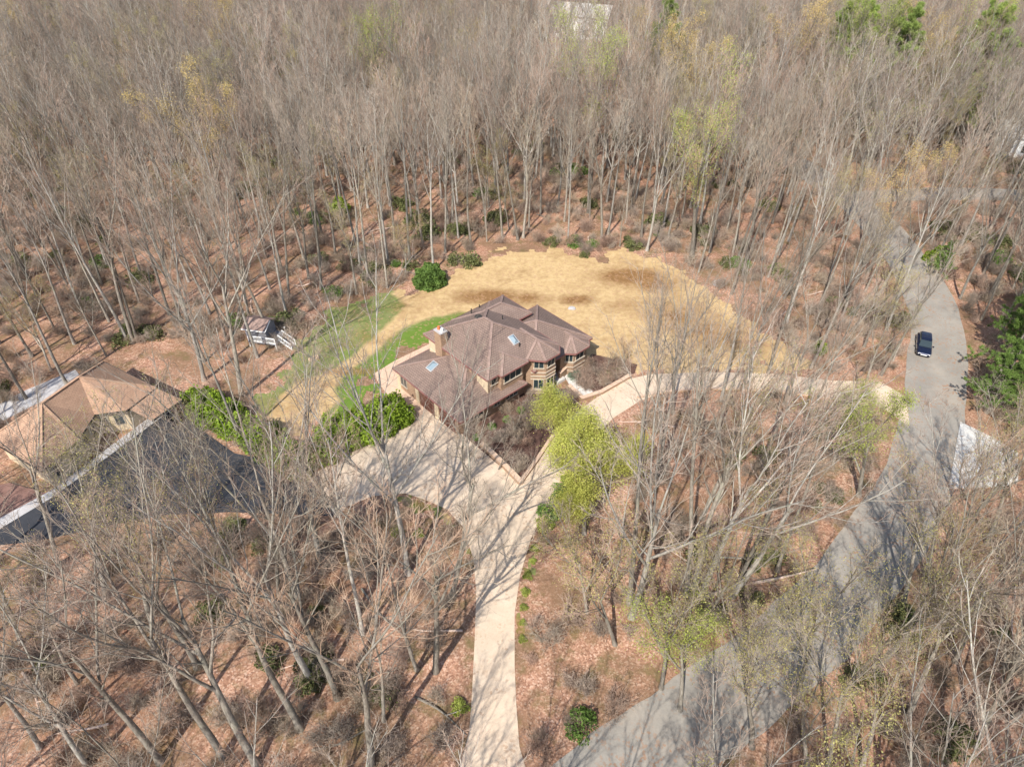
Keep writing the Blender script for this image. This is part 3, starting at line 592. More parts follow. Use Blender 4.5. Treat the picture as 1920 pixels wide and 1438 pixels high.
# fallen log
a = Vector((*P(1313, 1127), .25)); b_ = Vector((*P(1522, 1074), .9)); e = empty('fallen_log', a); tag(e, 'bleached fallen trunk lying across the slope below the right-hand trees', 'log')
def tube(mb, pts, rads, n=8):
    rings = []
    for i, p in enumerate(pts):
        d = (Vector(pts[min(i+1, len(pts)-1)])-Vector(pts[max(i-1, 0)])).normalized(); u = d.cross(Vector((0, 0, 1))).normalized(); v = u.cross(d)
        rings.append([Vector(p)+u*rads[i]*math.cos(k*math.tau/n)+v*rads[i]*math.sin(k*math.tau/n) for k in range(n)])
    for r0, r1 in zip(rings, rings[1:]):
        for k in range(n): mb.face([r0[k], r0[(k+1) % n], r1[(k+1) % n], r1[k]])
    mb.face(rings[0]); mb.face(rings[-1][::-1])
mb = MB(); pts = [a.lerp(b_, t)+Vector((0, .25*math.sin(t*5), .08*math.sin(t*9))) for t in [i/10 for i in range(11)]]; tube(mb, pts, [.2-.014*i for i in range(11)]); hb(mb, 'trunk', M['deadwood'], e)
mb = MB(); c = a.lerp(b_, .35); tube(mb, [c, c+Vector((-.2, .9, .7)), c+Vector((-.5, 1.6, 1.0))], [.07, .05, .02], 5); hb(mb, 'broken_branch', M['deadwood'], e)

# distant white buildings among the trees
def farhouse(name, px, py, L, W_, h, rz, label, cat='house'):
    x, y = P(px, py); e = empty(name, (x, y, 0), rz); tag(e, label, cat)
    mb = MB(); mb.box((0, 0), (L, W_, 0, h)); mb.face([(-L/2, -W_/2, h), (-L/2, 0, h+W_*.25), (-L/2, W_/2, h)]); mb.face([(L/2, -W_/2, h), (L/2, W_/2, h), (L/2, 0, h+W_*.25)]); o = mb.build('wall', M['white']); o.parent = e
    mb = MB(); r = .4; mb.face(poly_fix([(-L/2-r, -W_/2-r, h-.1), (L/2+r, -W_/2-r, h-.1), (L/2+r, 0, h+W_*.25+.1), (-L/2-r, 0, h+W_*.25+.1)])); mb.face(poly_fix([(-L/2-r, W_/2+r, h-.1), (L/2+r, W_/2+r, h-.1), (L/2+r, 0, h+W_*.25+.1), (-L/2-r, 0, h+W_*.25+.1)])); o = mb.build('roof', M['conc']); o.parent = e
    for i in range(4):
        mb = MB(); mb.box((-L*.36+i*L*.24, -W_/2-.03), (1.1, .08, 1.2, 2.6)); o = mb.build('window', M['glass']); o.parent = e
farhouse('white_house', 1090, 66, 17, 10, 6, R(-18), 'long white house far off behind the woods at the top of the picture')
farhouse('white_house', 1005, 40, 9, 8, 5, R(-18), 'smaller white outbuilding just left of the far long white house', 'outbuilding')
farhouse('white_house', 1915, 285, 12, 8, 4, R(-12), 'white house half hidden by trees at the right edge of the picture')

# ---------------------------------------------------------------- vegetation generators
def nrm(a): return a/np.maximum(np.linalg.norm(a, axis=-1, keepdims=True), 1e-9)
def grow(rs, p, d, L, r0, r1, m, wob, trop):
    B = len(p); pts = np.zeros((B, m+1, 3)); dr = np.zeros((B, m, 3)); pts[:, 0] = p; d = nrm(d)
    for i in range(m):
        d = nrm(d+rs.normal(0, wob, (B, 3))+np.array([0, 0, trop])/m); dr[:, i] = d; pts[:, i+1] = pts[:, i]+d*(L/m)[:, None]
    t = np.linspace(0, 1, m+1)[None]; rad = r0[:, None]*(1-t)+r1[:, None]*t
    return pts, dr, rad
def kids(rs, pts, dr, rad, L, n, f0, f1, ang, angv, ratio, tipf=.6):
    B, m = dr.shape[:2]; f = np.linspace(f0, f1, n)[None]+rs.uniform(-.5, .5, (B, n))*(f1-f0)/max(n, 1); f = np.clip(f, .02, .985)
    x = f*m; i = np.minimum(x.astype(int), m-1); fr = x-i; bi = np.arange(B)[:, None]
    pos = pts[bi, i]*(1-fr[..., None])+pts[bi, i+1]*fr[..., None]; d = dr[bi, i]
    ref = np.where(np.abs(d[..., 2:3]) > .9, np.array([1., 0, 0]), np.array([0, 0, 1.])); u = nrm(np.cross(d, ref)); v = np.cross(d, u)
    az = rs.uniform(0, math.tau, (B, 1))+np.arange(n)[None]*2.4+rs.normal(0, .35, (B, n))
    a = np.radians(ang+rs.normal(0, angv, (B, n)))
    nd = d*np.cos(a)[..., None]+(u*np.cos(az)[..., None]+v*np.sin(az)[..., None])*np.sin(a)[..., None]
    Lk = L[:, None]*ratio*(1-(1-tipf)*(f-f0)/(max(f1-f0, .01)))*rs.uniform(.7, 1.25, (B, n)); rk = (rad[bi, i]*(1-fr)+rad[bi, i+1]*fr)
    return pos.reshape(-1, 3), nd.reshape(-1, 3), Lk.ravel(), rk.ravel()
def tubes(parts):
    Vs, Fs = [], []; off = 0
    for pts, rad, k in parts:
        B, m1 = rad.shape; tg = np.zeros_like(pts); tg[:, 1:-1] = pts[:, 2:]-pts[:, :-2]; tg[:, 0] = pts[:, 1]-pts[:, 0]; tg[:, -1] = pts[:, -1]-pts[:, -2]; tg = nrm(tg)
        u = nrm(np.cross(tg, np.array([.37, .9, .21]))); v = np.cross(tg, u); a = np.arange(k)*math.tau/k
        ring = pts[:, :, None]+rad[:, :, None, None]*(u[:, :, None]*np.cos(a)[None, None, :, None]+v[:, :, None]*np.sin(a)[None, None, :, None])
        Vs.append(ring.reshape(-1, 3)); idx = off+np.arange(B*m1*k).reshape(B, m1, k); nx = np.roll(idx, -1, 2)
        Fs.append(np.stack([idx[:, :-1], nx[:, :-1], nx[:, 1:], idx[:, 1:]], -1).reshape(-1, 4)); off += B*m1*k
    return np.concatenate(Vs), np.concatenate(Fs)
def leafquads(rs, c, s, flat=0.):
    n = len(c); d = nrm(rs.normal(0, 1, (n, 3))*np.array([1, 1, 1-flat])); e = nrm(np.cross(d, rs.normal(0, 1, (n, 3)))); s = (s*rs.uniform(.6, 1.4, n))[:, None]
    V = np.stack([c-d*s*.5, c+e*s*.32, c+d*s*.5, c-e*s*.32], 1).reshape(-1, 3); return V, np.arange(4*n).reshape(-1, 4)
def join_mesh(name, tb, lf=None, smooth=True):
    V, F = tb; mi = np.zeros(len(F), int)
    if lf is not None: V2, F2 = lf; F2 = F2+len(V); V = np.concatenate([V, V2]); mi = np.concatenate([mi, np.ones(len(F2), int)]); F = np.concatenate([F, F2])
    return fast_mesh(name, V, [F], mi, False)
def tree_mesh(seed, H=25., kind='forest', buds=0, budsize=.11, jit=.16, thr=-1.4, near=False):
    rs = np.random.RandomState(seed); o1 = np.ones(1); z = np.zeros((1, 3)); lean = rs.normal(0, .015, 3); lean[2] = 1
    if kind == 'forest': r0, f0, nl, la, lr, lead = .23, .46, 13, 27, .30, 0
    elif kind == 'wide': r0, f0, nl, la, lr, lead = .27, .28, 9, 36, .24, 5
    elif kind == 'fork': r0, f0, nl, la, lr, lead = .26, .40, 9, 30, .26, 3
    elif kind == 'small': r0, f0, nl, la, lr, lead = .16, .22, 14, 42, .33, 3
    elif kind == 'sapling': r0, f0, nl, la, lr, lead = .16, .35, 12, 38, .26, 0
    elif kind == 'snag': r0, f0, nl, la, lr, lead = .22, .4, 6, 55, .12, 0
    top = .55 if lead else .97
    c2, c3, c4 = (6, 4, 3) if not near else (6, 4, 2)
    if near: r0 *= .8; la -= 4; f0 += .05 if kind == 'forest' else 0
    if kind == 'forest' and not near: r0 *= .85
    pts, dr, rad = grow(rs, z, lean[None]*1., o1*H*(top if lead else 1), o1*r0*1.25, o1*(r0*.5 if lead else .03), 12, .022, .1)
    rad[:, 0] *= 1.35; rad[:, 1] *= .92
    trunk = [(pts, rad, 8)]; L = o1*H
    limbs_from = [(pts, dr, rad, L*(top if lead else 1), nl if not lead else 5)]
    if lead:
        p, d, Lk, rk = kids(rs, pts, dr, rad, o1*H, lead, f0/top, .97, 24 if kind != 'small' else 32, 5, .56, .85)
        q = grow(rs, p, d, Lk, np.minimum(rk*.68, r0*.7), Lk*0+.03, 9, .05, .35); trunk.append((q[0], q[2], 6)); limbs_from.append((q[0], q[1], q[2], Lk, 8))
    L1 = []
    for pts_, dr_, rad_, L_, n in limbs_from:
        lf0 = f0 if not lead else (.62 if len(pts_) == 1 and pts_ is pts else .22)
        p, d, Lk, rk = kids(rs, pts_, dr_, rad_, L_, n, lf0, .96, la, 8, lr if not lead else (lr if len(pts_) == 1 else .42), .45)
        q = grow(rs, p, d, Lk*(1.15 if near else 1), np.clip(rk*.5, .025, .11), Lk*0+.014, 7, .06 if near else .08, .5); L1.append((q, Lk)); trunk.append((q[0], q[2], 5))
    crown = []; tips = []
    for q, Lk in L1:
        p, d, L2, rk = kids(rs, *q, Lk, c2, .2, .97, 32, 9, .5, .5); q2 = grow(rs, p, d, L2, np.clip(rk*.6, .014, .04), L2*0+.0085, 4, .10, .35); crown.append((q2[0], q2[2], 4))
        p, d, L3, rk = kids(rs, *q2, L2, c3, .2, .97, 34, 10, .55, .55); q3 = grow(rs, p, d, L3, np.clip(rk*.7, .009, .016), L3*0+.0065, 3, .11, .3); crown.append((q3[0], q3[2], 3))
        if kind != 'snag':
            p, d, L4, rk = kids(rs, *q3, L3, c4, .15, .98, 32, 10, .6, .6); q4 = grow(rs, p, d, np.maximum(L4, .35), L4*0+(.0055 if near else .007), L4*0+.004, 2, .1, .2); crown.append((q4[0], q4[2], 3)); tips.append(q4[0][:, 1:].reshape(-1, 3))
    lf = None
    if buds and tips:
        T = np.concatenate(tips); sel = T[rs.randint(0, len(T), buds)]+rs.normal(0, jit, (buds, 3))
        # buds gather in clumps
        ph = np.sin(sel[:, 0]*.9+seed)+np.sin(sel[:, 1]*1.1+seed*2)+np.sin(sel[:, 2]*.8); sel = sel[ph > thr+rs.uniform(-1, 1, buds)]
        lf = leafquads(rs, sel, budsize)
    return fast_mesh('trunk', *(lambda t: (t[0], [t[1]]))(tubes(trunk)), None, True), join_mesh('crown', tubes(crown), lf)

VAR = {}
def variant(key, seed, H, kind, buds=0, bs=.11, bark='bark', bud='bud', jit=.16, thr=-1.4, near=False):
    t, c = tree_mesh(seed, H, kind, buds, bs, jit, thr, near); t.materials.append(M[bark]); c.materials.append(M['twig'] if buds or bark != 'bark2' else M['twig'])
    if buds: c.materials.append(M[bud])
    VAR.setdefault(key, []).append((t, c, H))
for s_ in range(6): variant('forest', 10+s_, 25, 'forest', 0, bark='bark2' if s_ in (2, 4) else 'bark')
for s_ in range(3): variant('wide', 30+s_, 24, 'wide', bark='bark' if s_ else 'bark2')
for s_ in range(4): variant('fork', 40+s_, 25, 'fork', bark='bark2' if s_ == 1 else 'bark')
for s_ in range(3): variant('sapling', 50+s_, 16, 'sapling')
for s_ in range(2): variant('bud', 60+s_, 22, 'fork', 9000, .11, jit=.2)
for s_ in range(2): variant('ochre', 64+s_, 23, 'fork', 11000, .12, bud='ochre', jit=.3, thr=-2)
for s_ in range(2): variant('fresh', 68+s_, 21, 'fork', 9000, .11, bud='fresh', jit=.35, thr=-2)
for s_ in range(5): variant('n_forest', 110+s_, 25, 'forest', near=True, bark='bark2' if s_ in (1, 3) else 'bark')
for s_ in range(3): variant('n_wide', 130+s_, 24, 'wide', near=True, bark='bark' if s_ else 'bark2')
for s_ in range(4): variant('n_fork', 140+s_, 25, 'fork', near=True, bark='bark2' if s_ == 1 else 'bark')
for s_ in range(2): variant('n_bud', 160+s_, 22, 'fork', 3200, .10, near=True)
for s_ in range(2): variant('n_sapling', 165+s_, 16, 'sapling', near=True)
for s_ in range(2): variant('n_smallbud', 172+s_, 12, 'small', 3600, .09, near=True)
variant('smallbud', 72, 12, 'small', 6500, .10); variant('smallbud', 73, 12, 'small', 8000, .10)
variant('smallfresh', 76, 13, 'small', 9500, .105, bud='fresh', jit=.35, thr=-2)
variant('smallbare', 78, 12, 'small'); variant('snag', 80, 14, 'snag', bark='bark2')
variant('lime', 84, 10, 'small', 46000, .105, bud='lime', jit=.42, thr=-1.7); variant('lime', 85, 9, 'small', 38000, .105, bud='lime', jit=.42, thr=-1.7)

def make_tree(key, vi, x, y, h, rz, tilt=(0, 0), label='', group=None, name='bare_tree', cat='tree'):
    if 'n_'+key in VAR and y*math.cos(PITCH)+CAM_H*math.sin(PITCH) < 128: key = 'n_'+key
    t, c, H = VAR[key][vi % len(VAR[key])]; e = bpy.data.objects.new(name, None); col.objects.link(e); s = h/H
    axis = Vector((tilt[0], tilt[1], 1)).normalized(); q = Vector((0, 0, 1)).rotation_difference(axis) @ Matrix.Rotation(rz, 3, 'Z').to_quaternion()
    e.rotation_mode = 'QUATERNION'; e.rotation_quaternion = q; e.location = (x, y, -.05); e.scale = (s, s, s); e.empty_display_size = .5
    for me, nm in ((t, 'trunk'), (c, 'crown')):
        o = bpy.data.objects.new(nm, me); col.objects.link(o); o.parent = e
    tag(e, label, cat, group); return e
NAMES = dict(forest='bare_tree', wide='bare_tree', fork='bare_tree', sapling='bare_sapling', bud='budding_tree', ochre='flowering_tree', fresh='leafing_tree', smallbud='budding_tree', smallfresh='leafing_tree', smallbare='bare_tree', snag='dead_tree', lime='leafing_tree')
placed = []
def hand(bx, by, tx, ty, key, label, vi=0, hr=None):
    x, y = P(bx, by); best = None
    lo, hi = hr or {'forest': (21, 28), 'wide': (20, 27), 'fork': (20, 28), 'sapling': (11, 18), 'bud': (16, 24), 'ochre': (18, 25), 'fresh': (14, 22), 'smallbud': (8, 14), 'smallfresh': (8, 15), 'smallbare': (7, 13), 'snag': (8, 15), 'lime': (7, 11)}[key]
    if by < 160: x, y = P(tx, ty, (lo+hi)/2); bx = None
    for k in range(25):
        h = lo+(hi-lo)*k/24; X, Y = P(tx, ty, h); d = math.hypot(X-x, Y-y)/h
        if best is None or d < best[0]: best = (d, h, (X-x)/h, (Y-y)/h)
    d, h, a, b_ = best; m_ = .26
    if d > m_: a *= m_/d; b_ *= m_/d
    rz = rnd.uniform(0, math.tau); placed.append((x, y)); return make_tree(key, vi, x, y, h, rz, (a, b_), label, None, NAMES[key])
HAND = [
 # left clearing edge
 (383, 713, 300, 350, 'wide', 'thick leaning forked tree rooted just above the left end of the bright hedge', 0),
 (453, 747, 400, 300, 'wide', 'massive pale-lichened tree rooted beside the hedge, left of the playhouse lawn', 1),
 (250, 643, 120, 270, 'fork', 'tallest trunk of the tight clump behind the tan house roof', 0),
 (240, 639, 80, 300, 'forest', 'slender left trunk of the clump behind the tan house roof', 1),
 (258, 641, 170, 320, 'forest', 'slender right trunk of the clump behind the tan house roof', 2),
 (200, 668, 110, 500, 'sapling', 'thin slanting sapling right behind the peak of the tan house', 0),
 (140, 645, 30, 380, 'forest', 'straight tree between the gravel path and the clump behind the tan house', 3),
 (62, 600, -20, 330, 'forest', 'slim grey tree near the left picture edge above the gravel path', 4),
 (318, 590, 225, 270, 'forest', 'dark-barked tree uphill of the green laurel left of the playhouse', 5),
 (467, 597, 410, 300, 'forest', 'straight trunk standing directly behind the playhouse roof', 0),
 (542, 562, 510, 270, 'forest', 'slim trunk upslope right of the playhouse', 2),
 (602, 542, 580, 240, 'forest', 'straight trunk by the small green shrub at the top of the green lawn', 4),
 (675, 500, 640, 230, 'forest', 'tall trunk at wood edge left of the round green bush, with shrubs at its foot', 1),
 (728, 495, 690, 200, 'fork', 'leading trunk of a pair just up-left of the round green bush', 1),
 (768, 487, 755, 170, 'forest', 'tall pale trunk straight above the round green bush', 3),
 # back edge of the lawn
 (883, 460, 860, 190, 'forest', 'slender pale trunk at the left top corner of the tan lawn', 5),
 (913, 453, 905, 330, 'sapling', 'very thin young tree at the top edge of the tan lawn', 1),
 (942, 447, 930, 180, 'forest', 'smooth trunk just left of the V-shaped pair behind the tan lawn', 0),
 (971, 450, 940, 190, 'forest', 'left stem of the V-shaped pair behind the tan lawn', 2),
 (981, 446, 1010, 170, 'fork', 'right stem of the V-shaped pair behind the tan lawn', 2),
 (1058, 415, 1075, 180, 'forest', 'whitish trunk standing alone behind the shrub at the lawn top', 4),
 (1128, 453, 1150, 170, 'fork', 'dark tall forked trunk at the lawn edge right of the dark shrub row', 3),
 (1140, 440, 1190, 190, 'forest', 'leaning companion just behind the dark forked tree on the lawn edge', 1),
 (1162, 462, 1175, 380, 'sapling', 'thin short sapling at the top right lawn edge', 2),
 (1213, 470, 1270, 200, 'fork', 'white-limbed forked tree at the top right corner of the tan lawn', 1),
 (1243, 430, 1290, 190, 'forest', 'straight trunk behind the white-limbed forked tree', 3),
 (840, 420, 820, 170, 'forest', 'dark left trunk of the pair deep behind the round green bush', 5),
 (848, 415, 850, 160, 'forest', 'right trunk of the pair deep behind the round green bush', 0),
 (1102, 400, 1105, 160, 'forest', 'straight trunk well behind the middle of the lawn', 2),
 (1183, 393, 1215, 170, 'forest', 'first of two parallel trunks behind the right part of the lawn', 4),
 (1190, 385, 1235, 150, 'forest', 'second of two parallel trunks behind the right part of the lawn', 1),
 (1297, 482, 1335, 175, 'fresh', 'tall tree with haze of light green leaves at the right top of the lawn', 0, (22, 27)),
 (1343, 403, 1400, 190, 'forest', 'grey trunk behind the tall light green tree', 3),
 (1372, 485, 1430, 230, 'fork', 'dark thick trunk right of the tall light green tree', 0),
 (1381, 490, 1460, 240, 'forest', 'pale twin leaning beside the dark thick trunk right of the lawn', 2),
 (1402, 480, 1500, 240, 'forest', 'slanting tree above the pale tarp heap', 4),
 (1440, 520, 1540, 300, 'forest', 'slanting tree between the tarp heap and the upper road', 1),
 (1470, 560, 1590, 330, 'fork', 'strongly leaning forked tree left of the upper road bend', 3),
 # between upper drive and lower drive
 (1391, 730, 1480, 420, 'fork', 'light trunk rising from the lower edge of the curved upper driveway', 1),
 (1440, 700, 1540, 420, 'forest', 'leaning trunk at the tip of tan lawn by the upper driveway', 2),
 (1520, 690, 1640, 430, 'forest', 'slanted trunk where the tan lawn runs out near the road', 3),
 (1545, 640, 1660, 400, 'forest', 'tilted tree behind the dark evergreen shrub near the road', 5),
 (1620, 650, 1700, 470, 'smallbud', 'small budding tree with greenish haze left of the parked car', 0),
 (1180, 1131, 1215, 590, 'forest', 'tall straight trunk left of the twisted pale tree below the driveway', 4, (26, 28)),
 (1184, 1157, 1330, 730, 'wide', 'twisted pale leaning tree below the lime-green tree', 0),
 (1100, 1148, 1085, 930, 'smallbud', 'bushy olive budding tree just below the lime-green tree', 1, (10, 12)),
 (1153, 1208, 1060, 980, 'smallbud', 'short leaning multi-stem budding tree at the foot of the twisted pale tree', 0),
 (1287, 1115, 1345, 640, 'forest', 'leftmost trunk of the close group above the fallen log', 0),
 (1300, 1110, 1400, 590, 'fork', 'second trunk of the close group above the fallen log', 2),
 (1317, 1108, 1500, 660, 'fork', 'right leaning trunk of the close group above the fallen log', 1),
 (1380, 1103, 1520, 740, 'forest', 'thin leaning trunk at the middle of the fallen log', 2),
 (1373, 1118, 1640, 740, 'fork', 'far-leaning pale trunk crossing the fallen log', 1),
 (1457, 1071, 1570, 750, 'forest', 'leaning pale trunk right above the tip of the fallen log', 4),
 (1230, 905, 1310, 540, 'forest', 'straight trunk right of the lime-green tree', 1),
 (1337, 850, 1420, 520, 'forest', 'trunk in the red leaf litter below the middle of the upper driveway', 5),
 (1430, 870, 1540, 560, 'fork', 'leaning forked tree mid-way between upper driveway and fallen log', 0),
 (1500, 830, 1620, 560, 'forest', 'leaning tree left of the bright green leafing tree by the road', 3),
 (1610, 930, 1650, 690, 'smallfresh', 'bright fresh green leafing tree overhanging the road opposite the white pad', 0, (12, 15)),
 (1560, 880, 1580, 640, 'smallfresh', 'smaller fresh green tree behind the bright green one by the road', 0, (9, 12)),
 (1275, 1330, 1300, 1080, 'smallfresh', 'young yellow-green leafing tree at the lower road edge near the bottom middle', 0, (11, 13)),
 (1400, 1300, 1400, 1080, 'smallbud', 'olive budding tree beside the lower road bend', 1),
 # lower left and around the driveway
 (765, 1075, 690, 540, 'wide', 'big wide-forked pale tree on the grass island left of the driveway', 0, (24, 27)),
 (848, 1116, 905, 700, 'fork', 'forked tree close to the driveway, right of the big pale tree on the island', 3),
 (817, 1258, 820, 830, 'fork', 'twin-stem tree left of the lower driveway', 2),
 (782, 1255, 700, 1010, 'sapling', 'thin leaning sapling beside the twin-stem tree by the driveway', 1),
 (697, 1437, 640, 930, 'fork', 'forked tree rooted at the bottom edge left of the driveway', 0),
 (720, 1351, 700, 1130, 'sapling', 'slim short stem between the bottom forked tree and the driveway', 2),
 (680, 1188, 640, 830, 'forest', 'slim tree left of the grass island', 1),
 (600, 1048, 500, 620, 'fork', 'slender tree rooted by the end of the black asphalt', 1),
 (560, 1130, 430, 720, 'wide', 'spreading tree whose forked limbs cross in front of the bright hedge', 2),
 (563, 1365, 280, 860, 'fork', 'long leaning tree with dark shadow at its foot in the lower left woods', 2),
 (483, 1437, 150, 880, 'wide', 'heaviest leaning trunk of the lower left woods, rooted at the bottom edge', 1),
 (420, 1420, 40, 900, 'fork', 'leaning trunk just left of the heaviest one at the bottom edge', 0),
 (300, 1428, 0, 1000, 'fork', 'leaning tree left of the bottom pair in the lower left woods', 3),
 (288, 1181, 160, 830, 'bud', 'budding tree with yellow-green haze below the black asphalt', 0),
 (458, 1135, 360, 820, 'bud', 'budding tree rooted below the middle of the black asphalt', 1),
 (523, 1118, 500, 820, 'forest', 'straight trunk below the right end of the black asphalt', 5),
 (583, 1275, 350, 860, 'fork', 'curved leaning trunk between the shadow-footed tree and the driveway', 1),
 (633, 1308, 500, 870, 'fork', 'tree leaning left, rooted midway between lower woods and driveway', 3),
 (40, 1205, -60, 880, 'forest', 'tree at left edge below the black asphalt', 2),
 (165, 1437, -40, 1130, 'wide', 'pale spreading tree in the bottom left corner', 0),
 (75, 1400, -90, 1120, 'fork', 'leaning tree at the very left of the bottom corner', 1),
 (370, 1250, 210, 890, 'bud', 'sparse olive budding tree in the middle of the lower left woods', 0),
 (200, 1120, 90, 760, 'bud', 'budding tree in front of the tan house, rooted beyond the black asphalt edge', 1),
 (110, 1060, 30, 700, 'fork', 'bare tree crossing in front of the tan house roof', 0),
 (650, 1010, 600, 830, 'smallbare', 'small bare tree between asphalt and pale driveway', 0),
 (875, 905, 890, 790, 'smallbare', 'small bare ornamental tree in the mulch bed by the garage', 0, (5, 8)),
 (965, 820, 960, 760, 'smallbare', 'low bare ornamental tree in the dark mulch bed before the brick tower', 0, (4, 5)),
 (1170, 690, 1175, 630, 'smallbare', 'low bare ornamental tree in front of the right bay of the brown house', 0, (4, 6)),
 (905, 860, 930, 800, 'smallbare', 'bare purplish ornamental tree in the mulch bed, right of the one by the garage', 0, (4, 6)),
 (935, 880, 965, 820, 'smallbare', 'bare purplish ornamental tree near the point of the mulch bed', 0, (4.5, 6)),
 (1135, 700, 1150, 650, 'smallbare', 'bare shrub-like tree right of the white path in the front bed', 0, (3.5, 5)),

 (1262, 775, 1268, 500, 'fork', 'pale bare tree at the lower left edge of the curved upper driveway', 0),
 (1300, 830, 1330, 530, 'fork', 'bare forked tree rooted left of centre below the upper driveway', 2),
 (1352, 752, 1400, 470, 'forest', 'straight pale trunk close under the middle of the curved upper driveway', 1),
 (1240, 830, 1235, 560, 'forest', 'slender bare tree just right of the lime-green tree and below the driveway', 3),
 (1470, 760, 1540, 500, 'fork', 'bare tree under the right part of the curved upper driveway', 3),
 # lower right
 (1735, 1075, 1800, 800, 'fork', 'bare tree on the right road bank below the white pad', 1),
 (1695, 1130, 1770, 850, 'bud', 'thin budding tree on the right road bank, veiling the road', 1),
 (1500, 1290, 1560, 1020, 'smallbud', 'small budding tree overhanging the lower road from its right bank', 1),
 (1410, 1400, 1440, 1130, 'bud', 'budding tree at the right bank where the road leaves the bottom', 0),
 (1240, 1290, 1250, 1050, 'smallbud', 'small olive tree on the left bank of the lower road', 0),
 (1647, 1251, 1900, 900, 'wide', 'thick rough trunk leaning right at the lower right road side', 1),
 (1553, 1437, 1560, 1090, 'bud', 'white-lichened budding tree at the bottom right of centre', 1, (12, 16)),
 (1513, 1437, 1440, 1130, 'smallbud', 'many-stemmed budding tree beside the white-lichened one at the bottom', 0),
 (1617, 1437, 1700, 1130, 'bud', 'budding tree at the bottom edge right of the white-lichened one', 0, (12, 17)),
 (1700, 1350, 1870, 1010, 'bud', 'budding tree in red leaf litter at lower right', 1),
 (1790, 1240, 1920, 950, 'fork', 'leaning dark-shadowed tree right of the thick rough trunk', 2),
 (1830, 1400, 1990, 1050, 'wide', 'stout tree leaning out of the lower right corner', 2),
 (1760, 1130, 1850, 800, 'fork', 'tree whose branches cross the white concrete pad', 3),
 (1850, 1020, 1930, 760, 'fork', 'bare tree just below the white concrete pad', 0),
 (1870, 640, 1905, 420, 'fork', 'grey twisted tree above the pines at the right edge', 2),
 (1800, 560, 1850, 360, 'fork', 'bare tree right of the upper road near the pines', 1),
 # special colour crowns further away
 (452, 205, 452, 95, 'ochre', 'lone yellow tree deep in the woods at the upper left', 0, (25, 28)),
 (420, 400, 420, 225, 'ochre', 'broad ochre-yellow budding tree in the left woods above the playhouse', 1, (25, 28)),
 (395, 395, 375, 240, 'bud', 'greenish ochre tree left of the broad ochre one', 1),
 (1310, 130, 1308, 30, 'ochre', 'pale yellow round-crowned tree at the top right of centre', 1, (25, 28)),
 (1475, 240, 1465, 130, 'ochre', 'orange-tinted tree deep in the woods right of the tall light green tree', 0, (25, 28)),
 (740, 310, 735, 120, 'bud', 'faintly olive tree in the woods above the round green bush', 0),
 (1125, 150, 1130, 55, 'fresh', 'yellow-green tree just in front of the far white house', 1, (25, 28)),
 (712, 60, 712, 5, 'fresh', 'yellow-green crown at the top edge left of centre', 0, (25, 28)),
 (1630, 55, 1635, -10, 'fresh', 'green crown at the top edge right of centre', 1, (25, 28)), (1690, 60, 1690, -5, 'fresh', 'second green crown at the top edge, right of the first', 0, (25, 28)), (1870, 50, 1870, -5, 'fresh', 'green crown at the top right corner', 1, (25, 28)),
 (1690, 330, 1700, 270, 'smallbud', 'low ochre-green tree beside the upper side road', 0), (1560, 300, 1570, 160, 'bud', 'olive tinted tree over the hidden road bend', 1),
]
for h_ in HAND: hand(*h_[:6], vi=h_[6], hr=h_[7] if len(h_) > 7 else None)
# lime-green dense tree
for (px, py, h, vi, lb) in [(1095, 1000, 11.5, 0, 'dense lime-green leafing tree at the inner corner of the driveways, in front of the house'), (1052, 872, 8.8, 1, 'smaller lime-green crown just up-left of the dense lime-green tree'), (1132, 940, 9.5, 1, 'lime-green crown on the right flank of the dense lime-green tree')]:
    x, y = P(px, py); placed.append((x, y)); make_tree('lime', vi, x, y, h, vi*2.+h, (0, 0), lb, None, 'leafing_tree')

# --- forest fill
clear = [(smooth_poly(LAWN, 0), 1.2), (DRIVE, 1.2), (ROAD, 1.0), (SIDE, .5), (ASPH, 1.0), (PAD, 1.), (HOUSE, 1.5), (HOUSE2, 1.2), (BED, .5), (BED2, 1.5), (PX([(1030, 690), (1120, 640), (1210, 690), (1190, 790), (1080, 860), (1020, 800)]), 0), (PATIO, .5), ([P(*q) for q in [(120, 640), (360, 655), (400, 760), (320, 770)]], .5), ([P(*q) for q in [(1040, 900), (1180, 900), (1180, 1100), (1040, 1100)]], .5), ([P(1000, 45), P(1160, 65), P(1185, 135), P(990, 105)], 0)]
rs = np.random.RandomState(11)
X = rs.uniform(-230, 230, 60000); Y = rs.uniform(4, 330, 60000)
vis = np.zeros(60000, bool)
f = Y*math.cos(PITCH)+CAM_H*math.sin(PITCH); vis = np.abs(960+FPX*X/f-960) < 960+FPX*9/f
ok = vis.copy()
for poly, dd in clear: ok &= sdist(X, Y, poly) > dd
ids = np.nonzero(ok)[0]; cell = {}; pts = []
dense = lambda x, y: 3.2 if y > 135 else 4.1 if y > 95 else (4.4 if y > 60 else (4.1 if x > 8 and y < 52 else 6.4))
PROT = [([(480, 560), (760, 540), (900, 440), (1110, 480), (1180, 600), (1190, 960), (1010, 1040), (990, 1438), (860, 1438), (880, 1010), (600, 950), (500, 800)], 1.), ([(1690, 560), (1810, 560), (1800, 790), (1750, 940), (1690, 900)], 1.), ([(0, 600), (330, 680), (420, 830), (600, 900), (600, 960), (0, 1010)], .96), ([(330, 690), (620, 720), (800, 780), (620, 900), (540, 900), (350, 800)], .93), ([(1180, 600), (1600, 600), (1600, 760), (1180, 760)], .6), ([(1000, 960), (1180, 960), (1180, 1438), (1000, 1438)], .85), ([(500, 1000), (880, 1000), (880, 1438), (600, 1438)], .75), ([(1180, 760), (1640, 760), (1500, 1080), (1190, 1100)], .62)]
